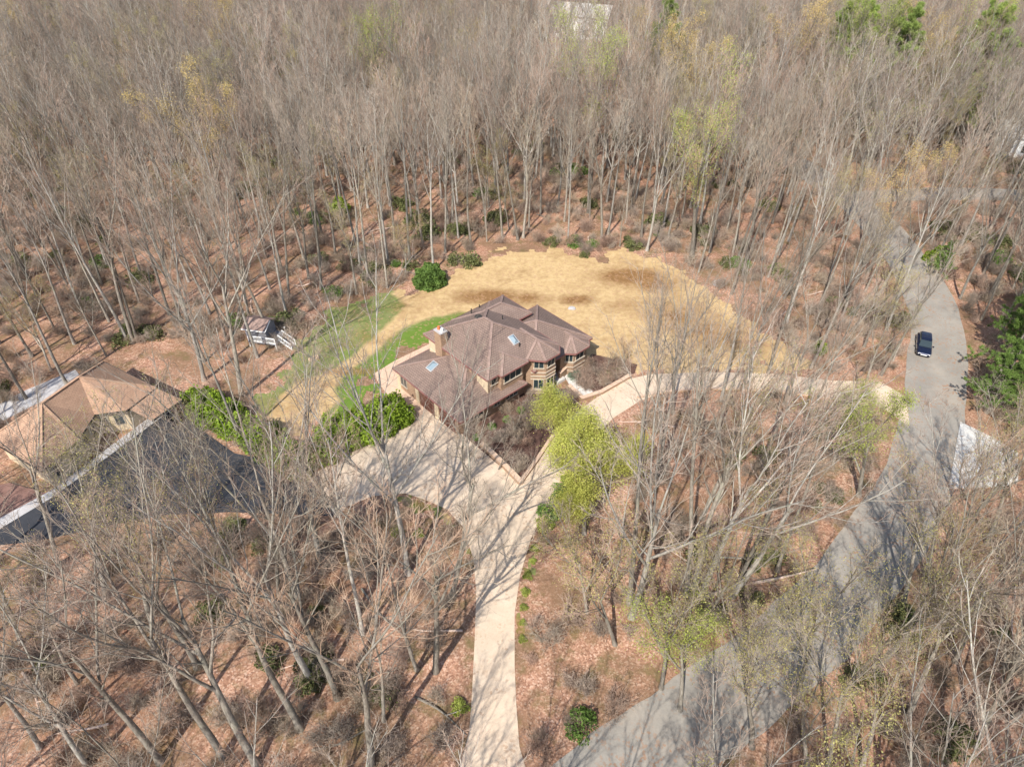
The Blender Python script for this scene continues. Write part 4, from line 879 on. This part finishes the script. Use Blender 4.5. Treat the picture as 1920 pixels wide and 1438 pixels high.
def blocks(x, y):
    for poly, pr in PROT:
        q = [proj(x, y, h)[:2] for h in (7, 12, 16, 20, 24)]; a = np.array(q)
        if inpoly(a[:, 0], a[:, 1], poly).any() and rs.rand() < pr: return True
    return False
COR = [P(985, 78, 20), P(1165, 78, 20), P(1185, 58), P(1000, 36)]
def near(x, y, r):
    i, j = int(x//6), int(y//6)
    for a in range(i-1, i+2):
        for b_ in range(j-1, j+2):
            for q in cell.get((a, b_), ()):
                if (q[0]-x)**2+(q[1]-y)**2 < r*r: return True
    return False
for q in placed: cell.setdefault((int(q[0]//6), int(q[1]//6)), []).append(q)
for i in ids:
    x, y = X[i], Y[i]; r = (5.6 if y > 135 and inpoly(np.array([[x]]), np.array([[y]]), COR)[0, 0] else dense(x, y))*(.75+.5*rs.rand())
    if near(x, y, r) or (y < 62 and blocks(x, y)): continue
    cell.setdefault((int(x//6), int(y//6)), []).append((x, y)); pts.append((x, y))
def inframe(x, y, h):
    a = proj(x, y, 0); b_ = proj(x, y, h*.8); return (0 < a[0] < 1920 and 0 < a[1] < 1438) or (0 < b_[0] < 1920 and 0 < b_[1] < 1438)
rec = []
for x, y in pts:
    u = rs.rand(); kk = 'forest' if u < .52 else ('fork' if u < .74 else ('sapling' if u < .9 else ('bud' if u < .96 else ('ochre' if u < .966 else 'smallbud'))))
    if y < 60 and u > .74 and kk == 'sapling': kk = 'bud'
    if x > 8 and y < 48 and u < .45: kk = 'smallbud' if u < .25 else 'bud'
    h = {'forest': 21.5, 'fork': 21, 'sapling': 14, 'bud': 18.5, 'ochre': 21, 'smallbud': 11}[kk]*rs.uniform(.82, 1.14)
    rec.append((x, y, kk, h, rs.randint(0, 50), rs.uniform(0, math.tau), rs.normal(0, .035), rs.normal(0, .035)))
rec.sort(key=lambda r: r[1]*math.cos(PITCH)+CAM_H*math.sin(PITCH)-(0 if inframe(r[0], r[1], r[3]) else -500))
NIND = 296-len(placed)
LM = [(497, 640, 'the playhouse'), (807, 530, 'the big round green bush'), (190, 740, 'the tan-roofed house'), (400, 930, 'the black asphalt'), (1729, 652, 'the parked car'), (1840, 880, 'the white pad'), (1347, 534, 'the pale tarp heap'), (1400, 1100, 'the fallen log'), (1100, 985, 'the dense lime-green tree'), (765, 1075, 'the wide-forked island tree'), (1640, 412, 'the upper road bend'), (920, 1438, 'the driveway foot'), (563, 1365, 'the shadow-footed leaning tree'), (1090, 1360, 'the dark green yew'), (640, 400, 'the green holly'), (1060, 440, 'the lawn top shrubs'), (1880, 690, 'the largest pine'), (70, 738, 'the gravel path'), (1450, 715, 'the curved upper driveway'), (1647, 1251, 'the thick roadside trunk'), (288, 1181, 'the budding tree below the asphalt'), (1297, 482, 'the tall light green tree'), (420, 400, 'the ochre-yellow budding tree'), (1213, 470, 'the white-limbed forked tree'), (942, 447, 'the V-shaped trunk pair')]
LM = [(*P(a, b_), c) for a, b_, c in LM]
ORD = (lambda l: l+['farther']*30)(['nearest', 'second-nearest', 'third-nearest', 'fourth-nearest', 'fifth-nearest', 'sixth-nearest', 'seventh-nearest', 'eighth-nearest', 'ninth-nearest', 'tenth-nearest', 'eleventh-nearest', 'twelfth-nearest', 'thirteenth-nearest', 'fourteenth-nearest', 'fifteenth-nearest', 'sixteenth-nearest', 'seventeenth-nearest', 'eighteenth-nearest', 'nineteenth-nearest', 'twentieth-nearest', 'twenty-first-nearest', 'twenty-second-nearest'])
def relabel(items):
    """items: (x, y, kind words) -> unique labels by landmark, direction and rank"""
    B = {}
    for n_, (x, y, k) in enumerate(items):
        d, j = min((math.hypot(x-a, y-b_), j) for j, (a, b_, c) in enumerate(LM)); dx, dy = x-LM[j][0], y-LM[j][1]
        w_ = ('behind' if dy > 0 else 'in front of') if abs(dy) > 1.5*abs(dx) else (('right of' if dx > 0 else 'left of') if abs(dx) > 1.5*abs(dy) else (('behind and ' if dy > 0 else 'in front and ')+('right of' if dx > 0 else 'left of')))
        B.setdefault((k, j, w_), []).append((d, n_))
    out = [None]*len(items)
    for (k, j, w_), l in B.items():
        l.sort()
        for i, (d, n_) in enumerate(l): out[n_] = (ORD[i]+' ' if len(l) > 1 else '')+k+' '+w_+' '+LM[j][2]
    return out
def zone(x, y):
    px, py, _ = proj(x, y, 0)
    if py > 1000 and px < 900: return 'in the lower left woods between asphalt and driveway', 'lower left woods'
    if py > 760 and px >= 900 and px < 1500: return 'in the red-leaved wood between the driveways and the road', 'wood between driveways and road'
    if px > 1600: return 'in the woods along the right side beyond the road', 'woods right of the road'
    if px < 700: return 'in the woods on the left, uphill of the lawn and playhouse', 'left woods'
    if px < 1250: return 'in the woods straight behind the tan lawn', 'woods behind the lawn'
    return 'in the woods between the tan lawn and the upper road', 'woods by the upper road'
KW = dict(forest='tall straight bare grey tree', fork='tall forked bare grey tree', sapling='thin young bare tree', bud='olive budding tree', ochre='tree with ochre blossom', smallbud='small olive budding tree')
LBL = relabel([(r[0], r[1], KW[r[2]]) for r in rec[:NIND]])
for r, lb in zip(rec[:NIND], LBL):
    z_, gz = zone(r[0], r[1]); make_tree(r[2], r[4], r[0], r[1], r[3], r[5], (r[6], r[7]), lb, KW[r[2]]+'s, '+gz, NAMES[r[2]])
print('trees', len(placed), 'auto', NIND, 'stuff', len(rec)-NIND)
def scatter(name, recs, protos, kind='stuff', label=None, cat=None):
    """one object: geometry-node instances of prototype meshes on given points; recs: x,y,z,variant,scale,rz,tx,ty"""
    me = bpy.data.meshes.new(name); me.vertices.add(len(recs)); A = np.array(recs, float); me.vertices.foreach_set('co', A[:, :3].astype(np.float32).ravel())
    a = me.attributes.new('vi', 'INT', 'POINT'); a.data.foreach_set('value', A[:, 3].astype(np.int32))
    a = me.attributes.new('sc', 'FLOAT', 'POINT'); a.data.foreach_set('value', A[:, 4].astype(np.float32))
    a = me.attributes.new('ro', 'FLOAT_VECTOR', 'POINT'); a.data.foreach_set('vector', A[:, [6, 7, 5]].astype(np.float32).ravel())
    o = bpy.data.objects.new(name, me); col.objects.link(o)
    ng = bpy.data.node_groups.new(name, 'GeometryNodeTree'); ng.interface.new_socket('Geometry', in_out='INPUT', socket_type='NodeSocketGeometry'); ng.interface.new_socket('Geometry', in_out='OUTPUT', socket_type='NodeSocketGeometry')
    n = ng.nodes; l = ng.links; gi = n.new('NodeGroupInput'); go = n.new('NodeGroupOutput'); jj = n.new('GeometryNodeJoinGeometry')
    for objs in protos[::-1]:
        if len(objs) == 1: oi = n.new('GeometryNodeObjectInfo'); oi.inputs['Object'].default_value = objs[0]; oi.inputs['As Instance'].default_value = True; l.new(oi.outputs['Geometry'], jj.inputs[0]); continue
        j2 = n.new('GeometryNodeJoinGeometry')
        for ob in objs: oi = n.new('GeometryNodeObjectInfo'); oi.inputs['Object'].default_value = ob; l.new(oi.outputs['Geometry'], j2.inputs[0])
        g2 = n.new('GeometryNodeGeometryToInstance'); l.new(j2.outputs[0], g2.inputs[0]); l.new(g2.outputs[0], jj.inputs[0])
    io = n.new('GeometryNodeInstanceOnPoints'); l.new(gi.outputs[0], io.inputs['Points']); l.new(jj.outputs[0], io.inputs['Instance']); io.inputs['Pick Instance'].default_value = True
    def att(nm, ty): q = n.new('GeometryNodeInputNamedAttribute'); q.data_type = ty; q.inputs['Name'].default_value = nm; return q.outputs['Attribute']
    l.new(att('vi', 'INT'), io.inputs['Instance Index']); l.new(att('sc', 'FLOAT'), io.inputs['Scale']); l.new(att('ro', 'FLOAT_VECTOR'), io.inputs['Rotation']); l.new(io.outputs[0], go.inputs[0])
    md = o.modifiers.new('scatter', 'NODES'); md.node_group = ng; return tag(o, label, cat, None, kind)
# prototypes: children of placed trees
proto = []; pk = {}
for o in list(col.objects):
    if o.type == 'EMPTY' and len(o.children) == 2 and {c.name.split('.')[0] for c in o.children} == {'trunk', 'crown'}:
        key = tuple(sorted(c.data.name for c in o.children))
        if key not in pk: pk[key] = len(proto); proto.append(list(o.children))
def vidx(kk, v): t, c, H = VAR[kk][v % len(VAR[kk])]; return pk.get(tuple(sorted((t.name, c.name))), 0), H
recs = []
for r in rec[NIND:]:
    i_, H = vidx(r[2], r[4]); recs.append((r[0], r[1], -.05, i_, r[3]/H, r[5], r[6], r[7]))
scatter('distant_woods', recs, proto, label='bare spring woodland stretching away beyond the nearer trees', cat='woodland')

# ---------------------------------------------------------------- shrubs, hedges, pines
def bush_mesh(seed, n, rx, ry, rz_, ls, clumps=26, twigs=160, hollow=.55):
    rs = np.random.RandomState(seed); u = nrm(rs.normal(0, 1, (clumps, 3))); u[:, 2] = np.abs(u[:, 2]); cr = rs.uniform(.45, .85, clumps)
    c = u*cr[:, None]; k = rs.randint(0, clumps, n); d = nrm(rs.normal(0, 1, (n, 3)))*(rs.uniform(hollow, 1, n)**.6)[:, None]*rs.uniform(.22, .42, clumps)[k][:, None]
    p = (c[k]+d); p[:, 2] = np.maximum(p[:, 2], .02); p *= np.array([rx, ry, rz_]); lf = leafquads(rs, p, ls)
    dd = nrm(rs.normal(0, 1, (twigs, 3))*[1, 1, .7]+[0, 0, .7]); q = grow(rs, rs.normal(0, .08, (twigs, 3))*[1, 1, 0], dd, rs.uniform(.6, 1, twigs)*min(rx, rz_), np.full(twigs, .02), np.full(twigs, .006), 3, .1, .1)
    V, F = tubes([(q[0], q[2], 3)]); V2, F2 = lf
    return fast_mesh('foliage', np.concatenate([V2]), [F2]), fast_mesh('stems', V, [F])
def ball_mesh(seed, n, r, h, ls):
    """tight rounded bush"""
    rs = np.random.RandomState(seed); d = nrm(rs.normal(0, 1, (n, 3))); d[:, 2] = np.abs(d[:, 2]); bmp = 1+.10*np.sin(d[:, 0]*9)*np.sin(d[:, 1]*8+1)+.07*np.sin(d[:, 2]*14+d[:, 0]*5)
    p = d*bmp[:, None]*rs.uniform(.84, 1.03, n)[:, None]*np.array([r, r, h]); V2, F2 = leafquads(rs, p, ls)
    q = grow(rs, np.zeros((30, 3)), nrm(rs.normal(0, 1, (30, 3))*[1, 1, .5]+[0, 0, .8]), np.full(30, r*.9), np.full(30, .03), np.full(30, .01), 3, .1, .1); V, F = tubes([(q[0], q[2], 4)])
    return fast_mesh('foliage', V2, [F2]), fast_mesh('stems', V, [F])
def brush_mesh(seed, n=26):
    rs = np.random.RandomState(seed); p = rs.normal(0, .25, (n, 3))*[1, 1, 0]; d = nrm(rs.normal(0, .5, (n, 3))*[1, 1, 0]+[0, 0, 1]); L = rs.uniform(.7, 1.7, n)
    q = grow(rs, p, d, L, L*0+.014, L*0+.007, 4, .14, 0); k1 = kids(rs, *q, L, 7, .2, .97, 42, 10, .45, .6); q1 = grow(rs, k1[0], k1[1], k1[2], k1[2]*0+.009, k1[2]*0+.006, 2, .12, 0)
    k2 = kids(rs, *q1, k1[2], 4, .2, .97, 42, 10, .6, .6); q2 = grow(rs, k2[0], k2[1], k2[2], k2[2]*0+.008, k2[2]*0+.005, 1, .1, 0)
    V, F = tubes([(q[0], q[2], 3), (q1[0], q1[2], 3), (q2[0], q2[2], 3)]); return fast_mesh('branches', V, [F])
SH = {}
def regshrub(key, meshes, mf): 
    f, s = meshes; f.materials.append(M[mf]); s.materials.append(M['twig']); SH[key] = (f, s)
regshrub('laurel0', bush_mesh(1, 1500, 1.3, 1.2, 1.1, .17, 22), 'laurel'); regshrub('laurel1', bush_mesh(2, 1200, 1.5, 1.1, 1.0, .17, 18), 'laurel'); regshrub('green', bush_mesh(3, 1900, 1.1, 1.1, 1.0, .15, 26), 'yew')
regshrub('ball', ball_mesh(4, 7000, 1., 1.15, .15), 'yew'); regshrub('box', ball_mesh(5, 1500, .5, .6, .11), 'yew'); regshrub('arbor0', bush_mesh(6, 5200, 1.15, 1.15, 2.4, .2, 40, hollow=.3), 'arbor'); regshrub('arbor1', bush_mesh(7, 5200, 1.25, 1.1, 2.1, .2, 36, hollow=.3), 'arbor')
regshrub('blue', bush_mesh(8, 2600, 1.3, 1.2, 1.2, .13, 30), 'blue'); regshrub('limeb', bush_mesh(9, 1500, .9, .9, .7, .13, 20), 'fresh')
def shrub(key, x, y, s, label, group=None, name='shrub', cat='shrub', sz=None, rz=None):
    f, st = SH[key]; e = bpy.data.objects.new(name, None); col.objects.link(e); e.location = (x, y, 0); e.rotation_euler = (0, 0, rnd.uniform(0, 6.28) if rz is None else rz); e.scale = (s, s, sz or s); e.empty_display_size = .3
    for me, nm in ((f, 'foliage'), (st, 'stems')): o = bpy.data.objects.new(nm, me); col.objects.link(o); o.parent = e
    tag(e, label, cat, group); return e
for (px, py, k, s, lb) in [
 (807, 530, 'ball', 2.35, 'big round bright green bush at the left top of the tan lawn'), (625, 552, 'green', 1.5, 'small round green bush on the leaf litter above the green lawn'),
 (265, 528, 'laurel0', 1.7, 'green laurel between trunks left of the playhouse, further back'), (285, 628, 'laurel1', 1.6, 'olive laurel behind the tan house'), (690, 522, 'laurel0', 1.1, 'low green shrub left of the big round bush'),
 (768, 500, 'laurel1', 1.2, 'shrub at the foot of the pale trunk above the big round bush'), (742, 496, 'green', .9, 'small green shrub left of the pale trunk above the round bush'), (880, 495, 'laurel1', 1.8, 'wide olive shrub right of the big round bush'),
 (855, 492, 'laurel0', 1.3, 'shrub between the big round bush and the wide olive shrub'), (1033, 458, 'laurel0', 1.1, 'low dark shrub at the lawn top, left of three'), (1076, 458, 'green', 1.4, 'green shrub at the lawn top, middle of three'), (1112, 460, 'green', 1.1, 'green shrub at the lawn top, right of three'), (1094, 480, 'laurel1', .9, 'low reddish shrub reaching into the top of the tan lawn'),
 (640, 400, 'arbor0', 1.4, 'tall green holly in the woods left of the big round bush'), (800, 440, 'laurel1', 2.2, 'dark laurel mass in the woods above the big round bush'), (785, 420, 'laurel0', 2.0, 'dark laurel just behind the laurel mass above the round bush'), (930, 415, 'laurel0', 1.8, 'dark laurel behind the top left of the lawn'),
 (1105, 385, 'laurel1', 1.5, 'green laurel behind the middle lawn trunks'), (1320, 440, 'laurel0', 1.9, 'yellow-green laurel at the foot of the tall light green tree'), (1090, 1360, 'green', 1.25, 'dark green yew by the lower road right of the driveway foot'),
 (865, 1328, 'limeb', 1.0, 'small yellow-green shrub on the left edge of the lower driveway'), (746, 998, 'limeb', .9, 'low moss-green plant left of the big island tree'), (785, 1000, 'limeb', .8, 'low moss-green plant right of the big island tree'),
 (1750, 492, 'arbor1', 1.3, 'small green pine-like shrub where the upper road bends'), (1535, 660, 'arbor0', .8, 'dark evergreen shrub between the lawn tip and the parked car'),
 (1046, 748, 'blue', 1.15, 'blue-green juniper at the foot of the brick tower'), (1080, 708, 'blue', .9, 'blue-green juniper between the white path and the right bay'), (1150, 700, 'green', .9, 'green shrub at the right end of the house front'),
 (978, 772, 'box', 1.15, 'clipped green ball shrub in the mulch bed nearest the tower'), (951, 789, 'box', 1.05, 'second clipped green shrub from the tower in the mulch bed'), (922, 802, 'box', 1.05, 'third clipped green shrub from the tower in the mulch bed'), (893, 822, 'box', .9, 'smallest clipped shrub of the mulch bed nearest the garage corner'),
 (590, 1250, 'laurel0', 1.3, 'olive laurel between trunks in the lower left woods'), (510, 1235, 'laurel1', 1.2, 'low laurel in the middle of the lower left woods'), (1700, 1180, 'laurel1', 2.0, 'dark laurel in deep shade beside the lower road'), (1780, 1390, 'laurel0', 1.6, 'olive laurel at the bottom right'), (1370, 870, 'laurel1', 1.0, 'low shrub below the curved upper driveway')]:
    x, y = P(px, py); shrub(k, x, y, s, lb)
def row(pts, n, keys, s, label, group, nm):
    W = [Vector(P(*q)) for q in pts]; Ls = [(b_-a).length for a, b_ in zip(W, W[1:])]; T = sum(Ls)
    for i in range(n):
        d = T*i/(n-1); j = 0
        while j < len(Ls)-1 and d > Ls[j]: d -= Ls[j]; j += 1
        p = W[j].lerp(W[j+1], min(1, d/Ls[j])); s_ = s*rnd.uniform(.95, 1.3)
        shrub(keys[i % len(keys)], p.x+rnd.uniform(-.2, .2), p.y+rnd.uniform(-.2, .2), s_, label.replace('#', ('first', 'second', 'third', 'fourth', 'fifth', 'sixth', 'seventh', 'eighth', 'ninth', 'tenth')[i]), group, nm, 'hedge shrub')
row([(372, 770), (420, 795), (480, 830), (560, 880)], 10, ['arbor0', 'arbor1'], 1.35, '# arborvitae of the bright left hedge, counting from the tan house', 'arborvitae of the left hedge row', 'hedge_shrub')
row([(392, 762), (450, 790), (500, 822)], 5, ['arbor1'], 1.15, '# arborvitae in the back row of the left hedge, counting from the tan house', 'arborvitae in the back row of the left hedge', 'hedge_shrub')
row([(575, 870), (640, 838), (700, 812), (757, 790)], 9, ['arbor1', 'arbor0'], 1.3, '# evergreen of the hedge beside the garage driveway, counting from the left', 'evergreens of the hedge by the garage driveway', 'hedge_shrub')
row([(620, 820), (680, 795), (740, 775)], 5, ['arbor0', 'arbor1'], 1.25, '# evergreen in the lawn-side row of the garage hedge, counting from the left', 'evergreens in the lawn-side row of the garage hedge', 'hedge_shrub')
row([(1020, 985), (1040, 950), (1065, 905)], 5, ['limeb', 'green'], 1.1, '# low green shrub along the driveway beside the lime-green tree, counting uphill', 'low shrubs along the driveway edge', 'shrub')
row([(1004, 1030), (990, 1085), (982, 1150), (980, 1200)], 7, ['limeb'], .5, '# low green plant down the lower driveway verge, counting from the top', 'low plants down the lower driveway verge', 'shrub')

# pines
def pine_mesh(seed, H):
    rs = np.random.RandomState(seed); o1 = np.ones(1); pts, dr, rad = grow(rs, np.zeros((1, 3)), np.array([[0, 0, 1.]]), o1*H, o1*.28, o1*.03, 12, .015, .1)
    p, d, L, rk = kids(rs, pts, dr, rad, o1*H, 46, .16, .98, 72, 8, .32, .16); q = grow(rs, p, d, L, np.clip(rk*.35, .02, .07), L*0+.012, 6, .05, .25)
    p, d, L2, rk = kids(rs, *q, L, 9, .25, .98, 48, 8, .38, .5); q2 = grow(rs, p, d, L2, L2*0+.016, L2*0+.007, 3, .07, .25)
    A = q2[0][:, 1:].reshape(-1, 3); A = np.concatenate([A, q2[0][:, -1], q[0][:, -1]]); n = 40; c = np.repeat(A, n, 0); m = len(c)
    dd = nrm(rs.normal(0, 1, (m, 3))+[0, 0, .7]); e = nrm(np.cross(dd, rs.normal(0, 1, (m, 3)))); l = rs.uniform(.22, .38, m)[:, None]
    V = np.stack([c-e*.022, c+e*.022, c+dd*l], 1).reshape(-1, 3); V = V+rs.normal(0, .03, (m, 1, 3)).repeat(3, 1).reshape(-1, 3)
    V1, F1 = tubes([(pts, rad, 8), (q[0], q[2], 4), (q2[0], q2[2], 3)])
    return fast_mesh('trunk', V1, [F1]), fast_mesh('crown', V, [np.arange(3*m).reshape(-1, 3)]), H
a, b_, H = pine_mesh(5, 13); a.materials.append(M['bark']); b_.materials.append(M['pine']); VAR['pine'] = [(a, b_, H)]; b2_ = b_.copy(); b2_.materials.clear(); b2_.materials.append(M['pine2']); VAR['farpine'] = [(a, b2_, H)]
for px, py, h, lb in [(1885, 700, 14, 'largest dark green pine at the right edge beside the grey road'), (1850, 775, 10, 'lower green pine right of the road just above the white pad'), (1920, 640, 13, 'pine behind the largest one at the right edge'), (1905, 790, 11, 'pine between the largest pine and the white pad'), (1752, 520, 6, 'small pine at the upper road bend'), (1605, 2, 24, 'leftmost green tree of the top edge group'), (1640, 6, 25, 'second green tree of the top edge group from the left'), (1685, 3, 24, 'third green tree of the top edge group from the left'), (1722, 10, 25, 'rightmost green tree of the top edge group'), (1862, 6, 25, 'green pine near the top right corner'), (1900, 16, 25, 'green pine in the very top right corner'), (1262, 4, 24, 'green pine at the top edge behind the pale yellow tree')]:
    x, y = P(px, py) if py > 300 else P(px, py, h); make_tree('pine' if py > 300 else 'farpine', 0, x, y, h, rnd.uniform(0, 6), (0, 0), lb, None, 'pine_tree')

# laurel thickets and bare brush on the forest floor
X = rs.uniform(-150, 150, 26000); Y = rs.uniform(12, 200, 26000); f = Y*math.cos(PITCH)+CAM_H*math.sin(PITCH); ok = np.abs(FPX*X/f) < 960+FPX*3/f
for poly, dd in clear: ok &= sdist(X, Y, poly) > dd
def patch(x, y): return math.sin(x*.13+1.3)*math.sin(y*.11+.4)+.6*math.sin(x*.31+y*.23)+.5*math.sin(y*.41-x*.17+2)
n_l = 0; recb = []; shl = []
for i in np.nonzero(ok)[0]:
    x, y = X[i], Y[i]; pv = patch(x, y); px, py, _ = proj(x, y, 0)
    if pv > .55 and n_l < 170 and rs.rand() < .12 and y < 150 and y > 25:
        z_, gz = zone(x, y); n_l += 1; k = ('laurel0', 'laurel1', 'laurel1', 'green')[rs.randint(0, 4) if y > 60 else rs.randint(0, 3)]
        kw_ = ('bright green' if k == 'green' else 'olive green')+' evergreen shrub'
        shl.append((shrub(k, x, y, rs.uniform(.8, 1.8)*(1 if y > 60 else .7), 'x', kw_+'s, '+gz), x, y, kw_))
    elif rs.rand() < (.62 if pv > .1 else .22) and y < 165: recb.append((x, y, 0, rs.randint(0, 3), rs.uniform(.6, 1.4), rs.uniform(0, 6.28), rs.normal(0, .1), rs.normal(0, .1)))
for (o, *_r), lb in zip(shl, relabel([(a, b_, k) for o, a, b_, k in shl])): o['label'] = lb
for poly, n_ in ((BED, 34), (BED2, 26)):
    k = 0
    while k < n_:
        x, y = rs.uniform(min(q[0] for q in poly), max(q[0] for q in poly)), rs.uniform(min(q[1] for q in poly), max(q[1] for q in poly))
        if sdist(np.array([[x]]), np.array([[y]]), poly)[0, 0] < -.6: recb.append((x, y, .05, rs.randint(0, 3), rs.uniform(.6, 1.3), rs.uniform(0, 6.28), 0, 0)); k += 1
bp = []
for i, (px, py) in enumerate([(1010, 1410), (830, 1395), (1150, 1330)]):
    me = brush_mesh(90+i); me.materials.append(M['twig']); x, y = P(px, py); e = empty('bare_shrub', (x, y, 0)); o = link('branches', me, None, e); e.scale = (1.3,)*3
    tag(e, ['bare brown bush on the right of the driveway foot', 'bare brown bush on the left of the driveway foot', 'bare brown bush just right of the dark green yew'][i], 'shrub'); bp.append([o])
scatter('undergrowth', recb, bp, label='bare brown brushwood and saplings covering the forest floor', cat='undergrowth')
print('brush', len(recb), 'laurel', n_l)

fb = []
for i in range(26):
    for _ in range(50):
        x, y = rs.uniform(-45, 45), rs.uniform(18, 120); a = np.array([[x]]), np.array([[y]])
        if all(sdist(a[0], a[1], poly)[0, 0] > dd+1 for poly, dd in clear) and 0 < proj(x, y, 0)[0] < 1920: break
    L = rs.uniform(2.5, 7); e = empty('fallen_branch', (x, y, 0), rs.uniform(0, 6.28)); mb = MB(); pts = [Vector((-L/2+L*t, .2*math.sin(t*4+i), .14+.12*math.sin(t*7+i))) for t in [k/7 for k in range(8)]]
    tube(mb, pts, [.11-.011*k for k in range(8)], 6); o = mb.build('branch', M['deadwood'] if i % 3 else M['bark']); o.parent = e
    mb = MB(); c = pts[4]; tube(mb, [c, c+Vector((.5, .5, .25)), c+Vector((.9, 1.1, .3))], [.05, .035, .012], 5); o = mb.build('side_branch', M['deadwood'] if i % 3 else M['bark']); o.parent = e
    tag(e, 'x', 'branch', 'fallen branches on the leaf litter'); fb.append((e, x, y, ('pale' if i % 3 else 'grey')+' fallen branch'))
for (o, *_r), lb in zip(fb, relabel([(a, b_, k) for o, a, b_, k in fb])): o['label'] = lb
